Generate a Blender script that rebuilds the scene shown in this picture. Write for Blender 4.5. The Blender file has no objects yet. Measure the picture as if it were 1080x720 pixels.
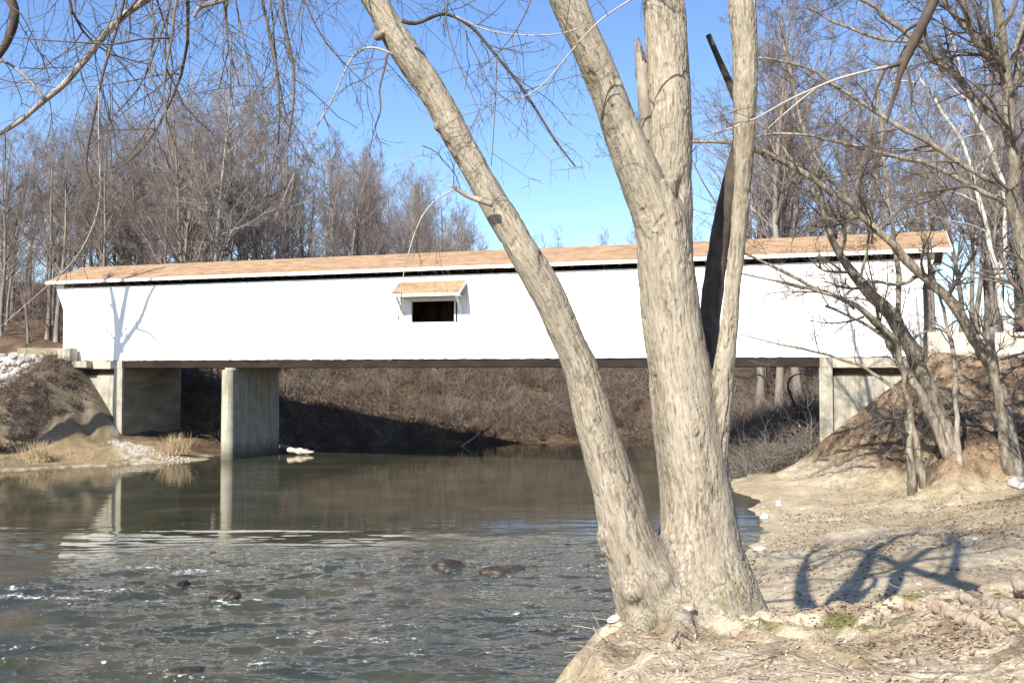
import bpy, math, time
import numpy as np
from mathutils import Vector
T0 = time.time()
SC = bpy.context.scene
COL = SC.collection
R = math.radians

# ------------------------------------------------------------------ camera constants
EYE = 4.7
FPX = 1050.0
PITCH = math.atan(33 / FPX)
CP, SP = math.cos(PITCH), math.sin(PITCH)

def W(px, py, Y):
    """point of the place seen in the direction (px,py) of the photograph, at ground distance Y"""
    a = (px - 540) / FPX; b = (360 - py) / FPX
    dx, dy, dz = a, CP - b * SP, SP + b * CP
    k = Y / dy
    return np.array((dx * k, Y, EYE + dz * k))

# ------------------------------------------------------------------ noise
def _hash(ix, iy, iz, seed):
    h = (ix.astype(np.int64) * 374761393 + iy.astype(np.int64) * 668265263 + iz.astype(np.int64) * 1274126177 + seed * 974634777) & 0xffffffff
    h = ((h ^ (h >> 13)) * 1274126177) & 0xffffffff
    h = ((h ^ (h >> 16)) * 2246822519) & 0xffffffff
    return ((h ^ (h >> 15)) & 0xffff).astype(np.float64) / 65535.0

def vnoise(x, y, z=None, seed=0):
    x = np.asarray(x, float); y = np.asarray(y, float)
    ix, iy = np.floor(x), np.floor(y); fx, fy = x - ix, y - iy
    ux = fx * fx * fx * (fx * (fx * 6 - 15) + 10); uy = fy * fy * fy * (fy * (fy * 6 - 15) + 10)
    ix = ix.astype(np.int64); iy = iy.astype(np.int64)
    def lay(iz):
        a = _hash(ix, iy, iz, seed); b = _hash(ix + 1, iy, iz, seed)
        c = _hash(ix, iy + 1, iz, seed); d = _hash(ix + 1, iy + 1, iz, seed)
        return (a + (b - a) * ux) * (1 - uy) + (c + (d - c) * ux) * uy
    if z is None:
        return lay(np.zeros_like(ix))
    z = np.asarray(z, float); iz = np.floor(z); fz = z - iz; iz = iz.astype(np.int64)
    uz = fz * fz * fz * (fz * (fz * 6 - 15) + 10)
    return lay(iz) * (1 - uz) + lay(iz + 1) * uz

def fbm(x, y, z=None, o=4, seed=0, gain=.5):
    s = 0; a = 1; t = 0; f = 1
    for i in range(o):
        s = s + a * vnoise(x * f + 13.7 * i, y * f + 7.1 * i, None if z is None else z * f, seed + i); t += a
        a *= gain; f *= 2.03
    return s / t

def sstep(a, b, x):
    t = np.clip((x - a) / (b - a), 0, 1); return t * t * (3 - 2 * t)

def smax(a, b, k):
    h = np.clip(.5 + .5 * (a - b) / k, 0, 1); return b + (a - b) * h + k * h * (1 - h)

# ------------------------------------------------------------------ mesh building
class MB:
    def __init__(s): s.v = []; s.q = []; s.t = []; s.n = 0; s.extra = []
    def add(s, v, q=None, t=None):
        v = np.asarray(v, float).reshape(-1, 3)
        s.v.append(v)
        if q is not None and len(q): s.q.append(np.asarray(q, np.int64).reshape(-1, 4) + s.n)
        if t is not None and len(t): s.t.append(np.asarray(t, np.int64).reshape(-1, 3) + s.n)
        s.n += len(v); return s
    def box(s, x0, x1, y0, y1, z0, z1):
        v = [(x, y, z) for z in (z0, z1) for y in (y0, y1) for x in (x0, x1)]
        return s.add(v, [(0, 2, 3, 1), (4, 5, 7, 6), (0, 1, 5, 4), (2, 6, 7, 3), (0, 4, 6, 2), (1, 3, 7, 5)])
    def prism(s, poly, a, b):
        """poly: list of 3D points (planar); extruded by vectors a..b"""
        p = np.asarray(poly, float); n = len(p); a = np.asarray(a, float); b = np.asarray(b, float)
        v = np.vstack([p + a, p + b]); q = [(i, (i + 1) % n, n + (i + 1) % n, n + i) for i in range(n)]
        t = [(0, i + 1, i) for i in range(1, n - 1)] + [(n, n + i, n + i + 1) for i in range(1, n - 1)]
        return s.add(v, q, t)
    def tubes(s, P, Rr, sides=3, caps=False):
        P = np.asarray(P, float); Rr = np.asarray(Rr, float)
        if P.ndim == 2: P = P[None]; Rr = Rr[None]
        B, N, _ = P.shape
        if B == 0: return s
        T = np.gradient(P, axis=1); T /= np.linalg.norm(T, axis=2, keepdims=True) + 1e-9
        m = T.mean(1); ref = np.where((np.abs(m[:, 2:3]) < .8), np.array([[0, 0, 1.]]), np.array([[1., 0, 0]]))
        U = np.cross(T, ref[:, None, :]); U /= np.linalg.norm(U, axis=2, keepdims=True) + 1e-9
        V = np.cross(T, U)
        a = np.arange(sides) * 2 * np.pi / sides
        ring = U[:, :, None, :] * np.cos(a)[None, None, :, None] + V[:, :, None, :] * np.sin(a)[None, None, :, None]
        v = P[:, :, None, :] + ring * Rr[:, :, None, None]
        b = np.arange(B)[:, None, None] * N * sides; j = np.arange(N - 1)[None, :, None] * sides; k = np.arange(sides)[None, None, :]
        k2 = (k + 1) % sides
        q = np.stack([b + j + k, b + j + k2, b + j + sides + k2, b + j + sides + k], -1).reshape(-1, 4)
        t = None
        if caps:
            t = []
            for bb in range(B):
                o = bb * N * sides
                for i in range(1, sides - 1):
                    t.append((o, o + i + 1, o + i)); e = o + (N - 1) * sides
                    t.append((e, e + i, e + i + 1))
        return s.add(v.reshape(-1, 3), q, t)
    def mesh(s, name, smooth=True):
        me = bpy.data.meshes.new(name)
        v = np.vstack(s.v) if s.v else np.zeros((0, 3))
        q = np.vstack(s.q) if s.q else np.zeros((0, 4), np.int64)
        t = np.vstack(s.t) if s.t else np.zeros((0, 3), np.int64)
        me.vertices.add(len(v)); me.vertices.foreach_set('co', v.astype(np.float32).ravel())
        lp = np.concatenate([q.ravel(), t.ravel()]).astype(np.int32)
        me.loops.add(len(lp)); me.loops.foreach_set('vertex_index', lp)
        nf = len(q) + len(t); me.polygons.add(nf)
        st = np.concatenate([np.arange(len(q)) * 4, len(q) * 4 + np.arange(len(t)) * 3]).astype(np.int32)
        me.polygons.foreach_set('loop_start', st)
        me.polygons.foreach_set('use_smooth', np.full(nf, bool(smooth)))
        me.update(calc_edges=True); me.validate()
        return me
    def build(s, name, mat, parent=None, smooth=False):
        me = s.mesh(name, smooth)
        if mat: me.materials.append(mat)
        return link(name, me, parent)

def link(name, me, parent=None):
    o = bpy.data.objects.new(name, me); COL.objects.link(o)
    if parent: o.parent = parent
    return o

def tag(o, label=None, cat=None, group=None, kind=None):
    if label: o['label'] = label
    if cat: o['category'] = cat
    if group: o['group'] = group
    if kind: o['kind'] = kind
    return o

def thing(name, label, cat, loc=(0, 0, 0), rz=0, group=None):
    o = bpy.data.objects.new(name, None); COL.objects.link(o)
    o.location = loc; o.rotation_euler = (0, 0, rz); o.empty_display_size = .2
    return tag(o, label, cat, group)

def attr(me, name, arr, typ):
    a = me.attributes.new(name, typ, 'POINT')
    key = {'FLOAT': 'value', 'FLOAT_VECTOR': 'vector', 'FLOAT_COLOR': 'color'}[typ]
    a.data.foreach_set(key, np.asarray(arr, np.float32).ravel())

# ------------------------------------------------------------------ materials
class NT:
    def __init__(s, name):
        s.m = bpy.data.materials.new(name); s.m.use_nodes = True
        s.t = s.m.node_tree; s.t.nodes.clear()
        s.out = s.n('ShaderNodeOutputMaterial'); s.b = s.n('ShaderNodeBsdfPrincipled')
        s.l(s.b.outputs[0], s.out.inputs['Surface'])
    def n(s, typ, **kw):
        nd = s.t.nodes.new(typ)
        for k, v in kw.items(): setattr(nd, k, v)
        return nd
    def l(s, a, b): s.t.links.new(a, b)
    def coord(s, scale=(1, 1, 1), attrname=None):
        if attrname:
            c = s.n('ShaderNodeAttribute', attribute_name=attrname).outputs['Vector']
        else:
            c = s.n('ShaderNodeTexCoord').outputs['Object']
        mp = s.n('ShaderNodeMapping'); mp.inputs['Scale'].default_value = scale
        s.l(c, mp.inputs[0]); return mp.outputs[0]
    def noise(s, co, scale, detail=4, rough=.55, dist=0):
        n = s.n('ShaderNodeTexNoise'); n.inputs['Scale'].default_value = scale; n.inputs['Detail'].default_value = detail
        n.inputs['Roughness'].default_value = rough; n.inputs['Distortion'].default_value = dist
        s.l(co, n.inputs['Vector']); return n.outputs[0]
    def ramp(s, f, stops, interp='LINEAR'):
        r = s.n('ShaderNodeValToRGB'); r.color_ramp.interpolation = interp; e = r.color_ramp.elements
        while len(e) < len(stops): e.new(.5)
        for el, (p, c) in zip(e, stops):
            el.position = p; el.color = (c, c, c, 1) if isinstance(c, (int, float)) else (*c, 1)
        s.l(f, r.inputs[0]); return r.outputs[0]
    def mix(s, a, b, f, mode='MIX'):
        m = s.n('ShaderNodeMix', data_type='RGBA', blend_type=mode); m.clamp_factor = True
        def put(v, sock):
            if hasattr(v, 'is_output'): s.l(v, sock)
            elif isinstance(v, (int, float)): sock.default_value = v if sock.type == 'VALUE' else (v, v, v, 1)
            else: sock.default_value = (*v, 1)
        put(f, m.inputs[0]); put(a, m.inputs[6]); put(b, m.inputs[7]); return m.outputs[2]
    def math(s, op, a, b=0.):
        m = s.n('ShaderNodeMath', operation=op)
        for v, i in ((a, 0), (b, 1)):
            if hasattr(v, 'is_output'): s.l(v, m.inputs[i])
            else: m.inputs[i].default_value = v
        return m.outputs[0]
    def bump(s, h, strength=.5, dist=.01, prev=None):
        b = s.n('ShaderNodeBump'); b.inputs['Distance'].default_value = dist
        if hasattr(strength, 'is_output'): s.l(strength, b.inputs['Strength'])
        else: b.inputs['Strength'].default_value = strength
        s.l(h, b.inputs['Height'])
        if prev is not None: s.l(prev, b.inputs['Normal'])
        return b.outputs[0]
    def done(s, col=None, rough=.8, nrm=None, spec=.3):
        if col is not None:
            if hasattr(col, 'is_output'): s.l(col, s.b.inputs['Base Color'])
            else: s.b.inputs['Base Color'].default_value = (*col, 1)
        if hasattr(rough, 'is_output'): s.l(rough, s.b.inputs['Roughness'])
        else: s.b.inputs['Roughness'].default_value = rough
        s.b.inputs['Specular IOR Level'].default_value = spec
        if nrm is not None: s.l(nrm, s.b.inputs['Normal'])
        return s.m

def simple(name, stops, scale=3, cs=(1, 1, 1), rough=.85, bs=None, bd=.01, bstr=.5, spec=.25):
    t = NT(name); co = t.coord(cs)
    f = t.noise(co, scale, 5, .6)
    nr = t.bump(t.noise(co, bs, 4), bstr, bd) if bs else None
    return t.done(t.ramp(f, stops), rough, nr, spec)

M = {}
# old bark of the big tree: 'bk' holds bark coordinates stretched along each stem
t = NT('bark'); co = t.coord((1, 1, 1), 'bk')
big = t.noise(co, 3.0, 3); fine = t.noise(co, 42, 7, .7); crk = t.n('ShaderNodeTexVoronoi', feature='DISTANCE_TO_EDGE')
crk.inputs['Scale'].default_value = 17; wv = t.noise(co, 8, 3)
cv = t.n('ShaderNodeVectorMath', operation='ADD'); t.l(co, cv.inputs[0])
sc_ = t.n('ShaderNodeVectorMath', operation='SCALE'); t.l(t.t.nodes.new('ShaderNodeTexNoise').outputs[1], sc_.inputs[0])
nz = sc_.inputs[0].links[0].from_node; nz.inputs['Scale'].default_value = 7; t.l(co, nz.inputs['Vector']); sc_.inputs['Scale'].default_value = .12
t.l(sc_.outputs[0], cv.inputs[1]); t.l(cv.outputs[0], crk.inputs['Vector'])
c = t.ramp(fine, [(.25, (.20, .172, .13)), (.45, (.325, .288, .225)), (.6, (.415, .372, .295)), (.8, (.52, .48, .395))])
c = t.mix(c, t.ramp(big, [(.32, (.60, .575, .53)), (.5, (.92, .91, .89)), (.66, (1.08, 1.06, 1.02))]), .8, 'MULTIPLY')
gap = t.ramp(t.noise(co, 34, 4, .6, .4), [(.30, 1.), (.37, .8), (.41, 0.)])
cm = t.math('MULTIPLY', gap, t.ramp(t.noise(co, 5, 3), [(.36, .1), (.56, .95)]))
c = t.mix(c, (.13, .10, .075), t.math('MULTIPLY', cm, .85)); c = t.mix(c, (.15, .12, .09), t.math('MULTIPLY', t.n('ShaderNodeAttribute', attribute_name='fissure').outputs['Fac'], .8))
# moss and lichen low on the trunk, and the orange scar with a pale heart
oc = t.coord()
def ball(pt, rad, soft, nsc=9, amp=.05):
    vm = t.n('ShaderNodeVectorMath', operation='DISTANCE'); t.l(oc, vm.inputs[0]); vm.inputs[1].default_value = pt
    d = t.math('ADD', vm.outputs['Value'], t.math('MULTIPLY', t.math('SUBTRACT', t.noise(oc, nsc, 4), .5), amp * 2))
    return t.ramp(d, [(max(0, rad - soft), 1.), (rad + soft, 0.)])
mossn = t.ramp(t.noise(oc, 9, 5, .65), [(.5, 0.), (.62, 1.)])
for pt, rad in (((1.95, 9.35, 2.62), .30), ((2.42, 9.75, 2.62), .26), ((1.35, 9.2, 2.55), .2)):
    c = t.mix(c, (.17, .165, .085), t.math('MULTIPLY', t.math('MULTIPLY', ball(pt, rad, .12), mossn), .75))
SCAR = tuple(W(731, 637, 9.05)); BARK_SCAR = True
M['bark_nodes'] = (t, c, crk, fine, cm)
hh = t.math('ADD', t.math('MULTIPLY', fine, .6), t.math('MULTIPLY', t.ramp(t.noise(co, 34, 4, .6, .4), [(.32, 0.), (.46, 1.)]), .7))
M['bark'] = t.done(c, .92, t.bump(hh, .8, .014), .15)
M['limb'] = simple('limb_bark', [(.3, (.17, .145, .115)), (.5, (.29, .25, .20)), (.7, (.40, .36, .30))], 9, (1, 1, .35), bs=30, bd=.01, bstr=.6)
M['dark_limb'] = simple('dark_limb_bark', [(.3, (.045, .035, .028)), (.7, (.11, .085, .065))], 12, (1, 1, .4), bs=30, bd=.01)
M['twig'] = simple('twig_bark', [(.3, (.075, .055, .045)), (.7, (.19, .155, .125))], 1.3)
M['pale_twig'] = simple('pale_twig_bark', [(.3, (.30, .27, .23)), (.7, (.5, .46, .4))], 4)
M['mid_bark'] = simple('grey_brown_bark', [(.32, (.10, .085, .064)), (.5, (.215, .185, .14)), (.68, (.37, .33, .26))], 7, (1, 1, .3), bs=16, bd=.05, bstr=.9)
M['wood_bark'] = simple('wood_bark', [(.25, (.12, .10, .085)), (.5, (.21, .18, .15)), (.75, (.38, .345, .30))], 1.2, (1, 1, .3), bs=8, bd=.04)
M['wood_twig'] = simple('wood_twig', [(.3, (.15, .12, .105)), (.7, (.28, .235, .21))], .5)
M['wood_twig_red'] = simple('wood_twig_red', [(.3, (.15, .115, .10)), (.7, (.27, .22, .195))], .5)
M['wood_twig_pale'] = simple('wood_twig_pale', [(.3, (.25, .22, .19)), (.7, (.42, .38, .335))], .5)
M['white_bark'] = simple('white_peeling_bark', [(.40, (.26, .235, .19)), (.5, (.52, .49, .43)), (.7, (.72, .70, .65))], 3.0, (1, 1, .5))
M['brush_a'] = simple('brush_brown', [(.3, (.078, .058, .045)), (.7, (.20, .152, .115))], .8)
M['brush_b'] = simple('brush_grey', [(.3, (.12, .10, .083)), (.7, (.27, .24, .205))], .8)
M['dry_grass'] = simple('dry_grass', [(.3, (.36, .26, .15)), (.7, (.58, .46, .29))], 5)
M['leaf'] = simple('dead_leaf', [(.25, (.15, .095, .055)), (.45, (.33, .245, .155)), (.6, (.46, .37, .255)), (.8, (.62, .55, .43))], 37, rough=.7)
# concrete
t = NT('concrete'); co = t.coord()
f = t.noise(co, 1.1, 6, .65); st = t.noise(t.coord((2.2, 2.2, .25)), 1.4, 5, .6)
c = t.mix(t.ramp(f, [(.3, (.30, .28, .225)), (.5, (.40, .375, .30)), (.7, (.5, .47, .38))]), t.ramp(st, [(.35, (.55, .52, .45)), (.55, (1, 1, 1))]), .75, 'MULTIPLY')
fl = t.n('ShaderNodeTexWave', wave_type='BANDS', bands_direction='Z'); fl.inputs['Scale'].default_value = .85; t.l(co, fl.inputs[0])
M['concrete'] = t.done(c, .9, t.bump(t.math('ADD', t.noise(co, 9, 5), t.math('MULTIPLY', t.ramp(fl.outputs[0], [(0, 0.), (.05, 1.)]), .5)), .5, .02), .2)
t = NT('pier_concrete'); co = t.coord()
f = t.noise(co, 1.3, 6, .65)
c = t.ramp(f, [(.3, (.30, .28, .22)), (.5, (.40, .375, .29)), (.7, (.46, .43, .34))])
sx = t.n('ShaderNodeSeparateXYZ'); t.l(co, sx.inputs[0])
hz = t.math('ADD', sx.outputs['Z'], t.math('MULTIPLY', t.math('SUBTRACT', t.noise(co, 2.5, 4), .5), .5))
c = t.mix(c, (.10, .09, .055), t.ramp(t.math('MULTIPLY', hz, .2), [(0.04, .8), (.2, 0.)]))
c = t.mix(c, t.ramp(t.noise(t.coord((2.5, 2.5, .2)), 1.6, 5, .6), [(.38, (.62, .58, .5)), (.56, (1, 1, 1))]), .7, 'MULTIPLY')
fl = t.n('ShaderNodeTexWave', wave_type='BANDS', bands_direction='Z'); fl.inputs['Scale'].default_value = .42; t.l(co, fl.inputs[0])
M['pier'] = t.done(c, .9, t.bump(t.math('ADD', t.noise(co, 8, 5), t.math('MULTIPLY', t.ramp(fl.outputs[0], [(0, 0.), (.03, 1.)]), .6)), .45, .02), .2)
M['stained'] = simple('stained_shaded_concrete', [(.3, (.14, .125, .09)), (.5, (.21, .19, .14)), (.7, (.30, .275, .21))], .9, (.6, .6, 2.2), bs=9, bd=.02)  # brown water stains, with the deck's shade painted into the darker tone
# white painted boards
t = NT('white_boards'); co = t.coord((3.8, 3.8, .12))
f = t.noise(co, 1.2, 5, .6); f2 = t.noise(t.coord((2, 2, .5)), 1.3, 6, .7)
c = t.ramp(f, [(.3, (.74, .73, .71)), (.6, (.84, .83, .81))])
c = t.mix(c, (.52, .49, .44), t.ramp(f2, [(.60, 0.), (.72, .75)]))
M['white'] = t.done(c, .6, t.bump(t.noise(t.coord((60, 60, 3)), 1, 3), .3, .004), .3)
M['trim'] = simple('white_trim', [(.3, (.72, .71, .69)), (.6, (.82, .81, .79))], 1.5, rough=.55)
# shingles
t = NT('shingles'); co = t.coord()
br = t.n('ShaderNodeTexBrick'); br.inputs['Scale'].default_value = 1.0; br.inputs['Brick Width'].default_value = .32; br.inputs['Row Height'].default_value = .14
br.inputs['Mortar Size'].default_value = .008; br.inputs['Color1'].default_value = (.32, .215, .13, 1); br.inputs['Color2'].default_value = (.42, .29, .18, 1)
br.inputs['Mortar'].default_value = (.2, .13, .08, 1); t.l(co, br.inputs['Vector'])
c = t.mix(br.outputs[0], t.ramp(t.noise(t.coord((.6, 1.6, 1)), 1.6, 5, .7), [(.35, (.66, .62, .58)), (.5, (.95, .92, .9)), (.62, (1.12, 1.1, 1.08))]), .85, 'MULTIPLY')
M['shingle'] = t.done(c, .92, t.bump(t.math('ADD', br.outputs['Fac'], t.noise(co, 20, 3)), .5, .012), .15)
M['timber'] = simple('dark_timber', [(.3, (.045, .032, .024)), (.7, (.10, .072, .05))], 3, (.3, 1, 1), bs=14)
M['shaded_timber'] = simple('shade_dark_timber', [(.3, (.012, .009, .008)), (.7, (.035, .026, .02))], 3, (.3, 1, 1), bs=14)  # near-black tone puts the shade below the siding into the colour
M['old_timber'] = simple('weathered_timber', [(.3, (.17, .14, .095)), (.7, (.33, .285, .20))], 3, (.3, 1, 1), bs=14, bd=.02)
M['inside'] = simple('bare_boards_inside', [(.3, (.10, .07, .05)), (.7, (.17, .125, .09))], 2, (3, 1, .2))
M['barrier'] = simple('cream_concrete', [(.3, (.38, .34, .265)), (.7, (.52, .47, .375))], 1.2, bs=12, bd=.01)
M['stone_pale'] = simple('pale_stone', [(.3, (.40, .37, .31)), (.7, (.60, .57, .50))], 4, bs=20)
M['stone_grey'] = simple('grey_stone', [(.3, (.25, .235, .21)), (.5, (.42, .40, .37)), (.7, (.62, .60, .56))], 1.9, bs=9, bd=.03)
M['wet_rock'] = simple('wet_rock', [(.3, (.018, .014, .01)), (.6, (.05, .037, .025)), (.75, (.10, .08, .045))], 9, rough=.4, bs=16, bd=.03, bstr=.9, spec=.5)
M['driftwood'] = simple('driftwood', [(.3, (.42, .36, .27)), (.7, (.68, .61, .49))], 4, bs=18)
M['root'] = simple('root_wood', [(.28, (.19, .155, .115)), (.5, (.30, .25, .19)), (.72, (.42, .36, .275))], 6, (1, 1, 1), bs=22, bd=.02, bstr=.8)
M['root_pink'] = simple('peeled_root_wood', [(.3, (.29, .215, .155)), (.7, (.46, .36, .27))], 7, bs=22, bd=.02, bstr=.8)
M['scar'] = simple('orange_scar', [(.35, (.33, .19, .11)), (.6, (.47, .29, .17))], 22, bs=40)
M['scar_heart'] = simple('pale_scar_heart', [(.3, (.62, .52, .42)), (.7, (.8, .74, .65))], 30)
M['metal'] = simple('green_metal', [(.3, (.03, .11, .10)), (.7, (.05, .15, .13))], 4, rough=.5)
# ground: vertex colour 'col' gives the kind of soil, shader noise the grain
t = NT('ground'); at = t.n('ShaderNodeAttribute', attribute_name='col'); co = t.coord()
g1 = t.noise(co, 2.3, 6, .7); g2 = t.noise(co, 38, 5, .7); g3 = t.noise(co, 9, 5, .65)
gv = t.n('ShaderNodeTexVoronoi'); gv.inputs['Scale'].default_value = 26; t.l(co, gv.inputs['Vector'])
c = t.mix(at.outputs['Color'], t.ramp(g1, [(.3, (.72, .70, .66)), (.55, (1, 1, 1)), (.75, (1.12, 1.1, 1.06))]), 1., 'MULTIPLY')
c = t.mix(c, t.ramp(g3, [(.32, (.6, .56, .5)), (.5, (1, 1, 1)), (.7, (1.1, 1.08, 1.05))]), .8, 'MULTIPLY')
c = t.mix(c, t.ramp(g2, [(.32, (.62, .58, .52)), (.5, (1, 1, 1)), (.68, (1.25, 1.22, 1.16))]), .7, 'MULTIPLY')
c = t.mix(c, t.ramp(gv.outputs['Color'], [(.1, (.7, .68, .65)), (.5, (1, 1, 1)), (.9, (1.2, 1.18, 1.15))]), .45, 'MULTIPLY')
h = t.math('ADD', t.math('MULTIPLY', g2, .35), t.math('ADD', g3, t.math('MULTIPLY', gv.outputs['Distance'], -.3)))
M['ground'] = t.done(c, .95, t.bump(h, .9, .045), .1)
# water
t = NT('river_water'); co = t.coord()
rf = t.n('ShaderNodeAttribute', attribute_name='riffle').outputs['Fac']; fo = t.n('ShaderNodeAttribute', attribute_name='foam').outputs['Fac']
w1 = t.noise(t.coord((1, 2.2, 1)), 5.5, 3, .5, .4); w2 = t.noise(t.coord((1, 1.5, 1)), 14, 3, .55, .3)
wc = t.noise(t.coord((.35, 1.3, 1)), 1.4, 3, .5)
nb = t.bump(wc, .16, .05)
nb = t.bump(w1, t.math('MULTIPLY', rf, .6), .045, nb)
nb = t.bump(w2, t.math('MULTIPLY', rf, .5), .014, nb)
bed = t.ramp(t.noise(co, .45, 5, .6), [(.35, (.030, .034, .023)), (.55, (.048, .047, .028)), (.7, (.080, .064, .036))])
fn = t.ramp(t.math('ADD', fo, t.math('MULTIPLY', t.math('SUBTRACT', t.noise(t.coord((1, 1.2, 1)), 8, 6, .75), .5), 2.4)), [(.48, 0.), (.72, 1.)])
fn = t.math('MULTIPLY', fn, t.ramp(fo, [(0.02, 0.), (.2, 1.)]))
c = t.mix(bed, (.72, .74, .74), fn)
t.b.inputs['IOR'].default_value = 1.33
M['water'] = t.done(c, t.math('ADD', t.math('MULTIPLY', rf, .05), t.math('ADD', .025, t.math('MULTIPLY', fn, .6))), nb, .5)

# ------------------------------------------------------------------ plan of the place
P0 = np.array((-14.4, 54.0)); YAW = R(-18.9)
DX = np.array((math.cos(YAW), math.sin(YAW))); DY = np.array((-math.sin(YAW), math.cos(YAW)))   # along the bridge, and away from the camera
def sq(x, y):
    return (x - P0[0]) * DX[0] + (y - P0[1]) * DX[1], -((x - P0[0]) * DY[0] + (y - P0[1]) * DY[1])
def bxy(s, back): return P0[0] + s * DX[0] + back * DY[0], P0[1] + s * DX[1] + back * DY[1]

RIVER = [(-9, -25), (-5, -8), (-3.4, 0), (-1.9, 4), (-1.0, 6.5), (-.5, 8.6), (0, 10.2), (.5, 12.0), (1.9, 16), (4.4, 22), (7.0, 28), (8.3, 32.5),
         (8.9, 37), (9.0, 40), (9.5, 42.5), (11.0, 47), (12.0, 55), (12.8, 62), (12.2, 68), (10, 71), (4, 67.6), (-5, 65.6), (-13.3, 62.8), (-15.8, 59.5),
         (-16.6, 55.5), (-15.9, 53.6), (-20.9, 49.8), (-24.4, 47.4), (-32, 41), (-45, 27), (-60, 0), (-65, -25)]
BLUFF = [(-3.2, -9), (-2.4, 0), (-.75, 3.4), (.12, 5.5), (.5, 7.0), (.68, 8.4), (.78, 9.6), (1.25, 10.5), (2.2, 10.75), (3.2, 10.55), (5.5, 10.6), (8, 11.3), (10, 13), (13, 14.5), (30, 17), (40, -9)]
def sdf(x, y, poly):
    d = np.full(np.shape(x), 1e9); inside = np.zeros(np.shape(x), bool); n = len(poly)
    for i in range(n):
        ax, ay = poly[i]; bx, by = poly[(i + 1) % n]; ex, ey = bx - ax, by - ay
        wx, wy = x - ax, y - ay; h = np.clip((wx * ex + wy * ey) / (ex * ex + ey * ey), 0, 1)
        d = np.minimum(d, (wx - ex * h) ** 2 + (wy - ey * h) ** 2)
        c = ((ay > y) != (by > y)) & (x < ex * (y - ay) / (ey if ey else 1e-9) + ax); inside ^= c
    d = np.sqrt(d); return np.where(inside, -d, d)
TREE_XY = (1.78, 9.9)

ROOTS = [([(1.5, 9.6), (1.15, 9.2), (.85, 8.7), (.66, 8.1), (.45, 7.5), (.3, 6.8)], .24, .20), ([(1.6, 9.4), (1.5, 8.8), (1.35, 8.3), (1.1, 7.7), (.98, 7.0), (.75, 6.2)], .20, .17), ([(1.9, 9.4), (2.05, 8.8), (2.2, 8.3), (2.25, 7.6), (2.6, 6.8)], .18, .16),
         ([(2.2, 9.6), (2.7, 9.35), (3.3, 9.2), (3.9, 9.2), (4.5, 8.9)], .20, .18), ([(2.3, 9.9), (2.8, 10.0), (3.4, 10.0), (4.2, 9.8)], .15, .16), ([(1.3, 9.8), (.98, 9.65), (.78, 9.4), (.6, 9.0)], .2, .2), ([(2.1, 9.5), (2.5, 8.9), (3.1, 8.3), (3.6, 7.4)], .16, .14)]
def roots_z(x, y):
    out = np.zeros(np.shape(x)); wx = x + (vnoise(x * 2.6, y * 2.6, seed=15) - .5) * .22; wy = y + (vnoise(x * 2.6, y * 2.6, seed=16) - .5) * .22
    for pts, amp, wid in ROOTS:
        n = len(pts) - 1
        for i in range(n):
            (ax, ay), (bx, by) = pts[i], pts[i + 1]; ex, ey = bx - ax, by - ay
            h = np.clip(((wx - ax) * ex + (wy - ay) * ey) / (ex * ex + ey * ey), 0, 1); u = (i + h) / n
            d = np.hypot(wx - ax - ex * h, wy - ay - ey * h); w = wid * (1 - .62 * u)
            out = np.maximum(out, amp * (1 - .72 * u) * np.exp(-(d / w) ** 2))
    return out

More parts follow.
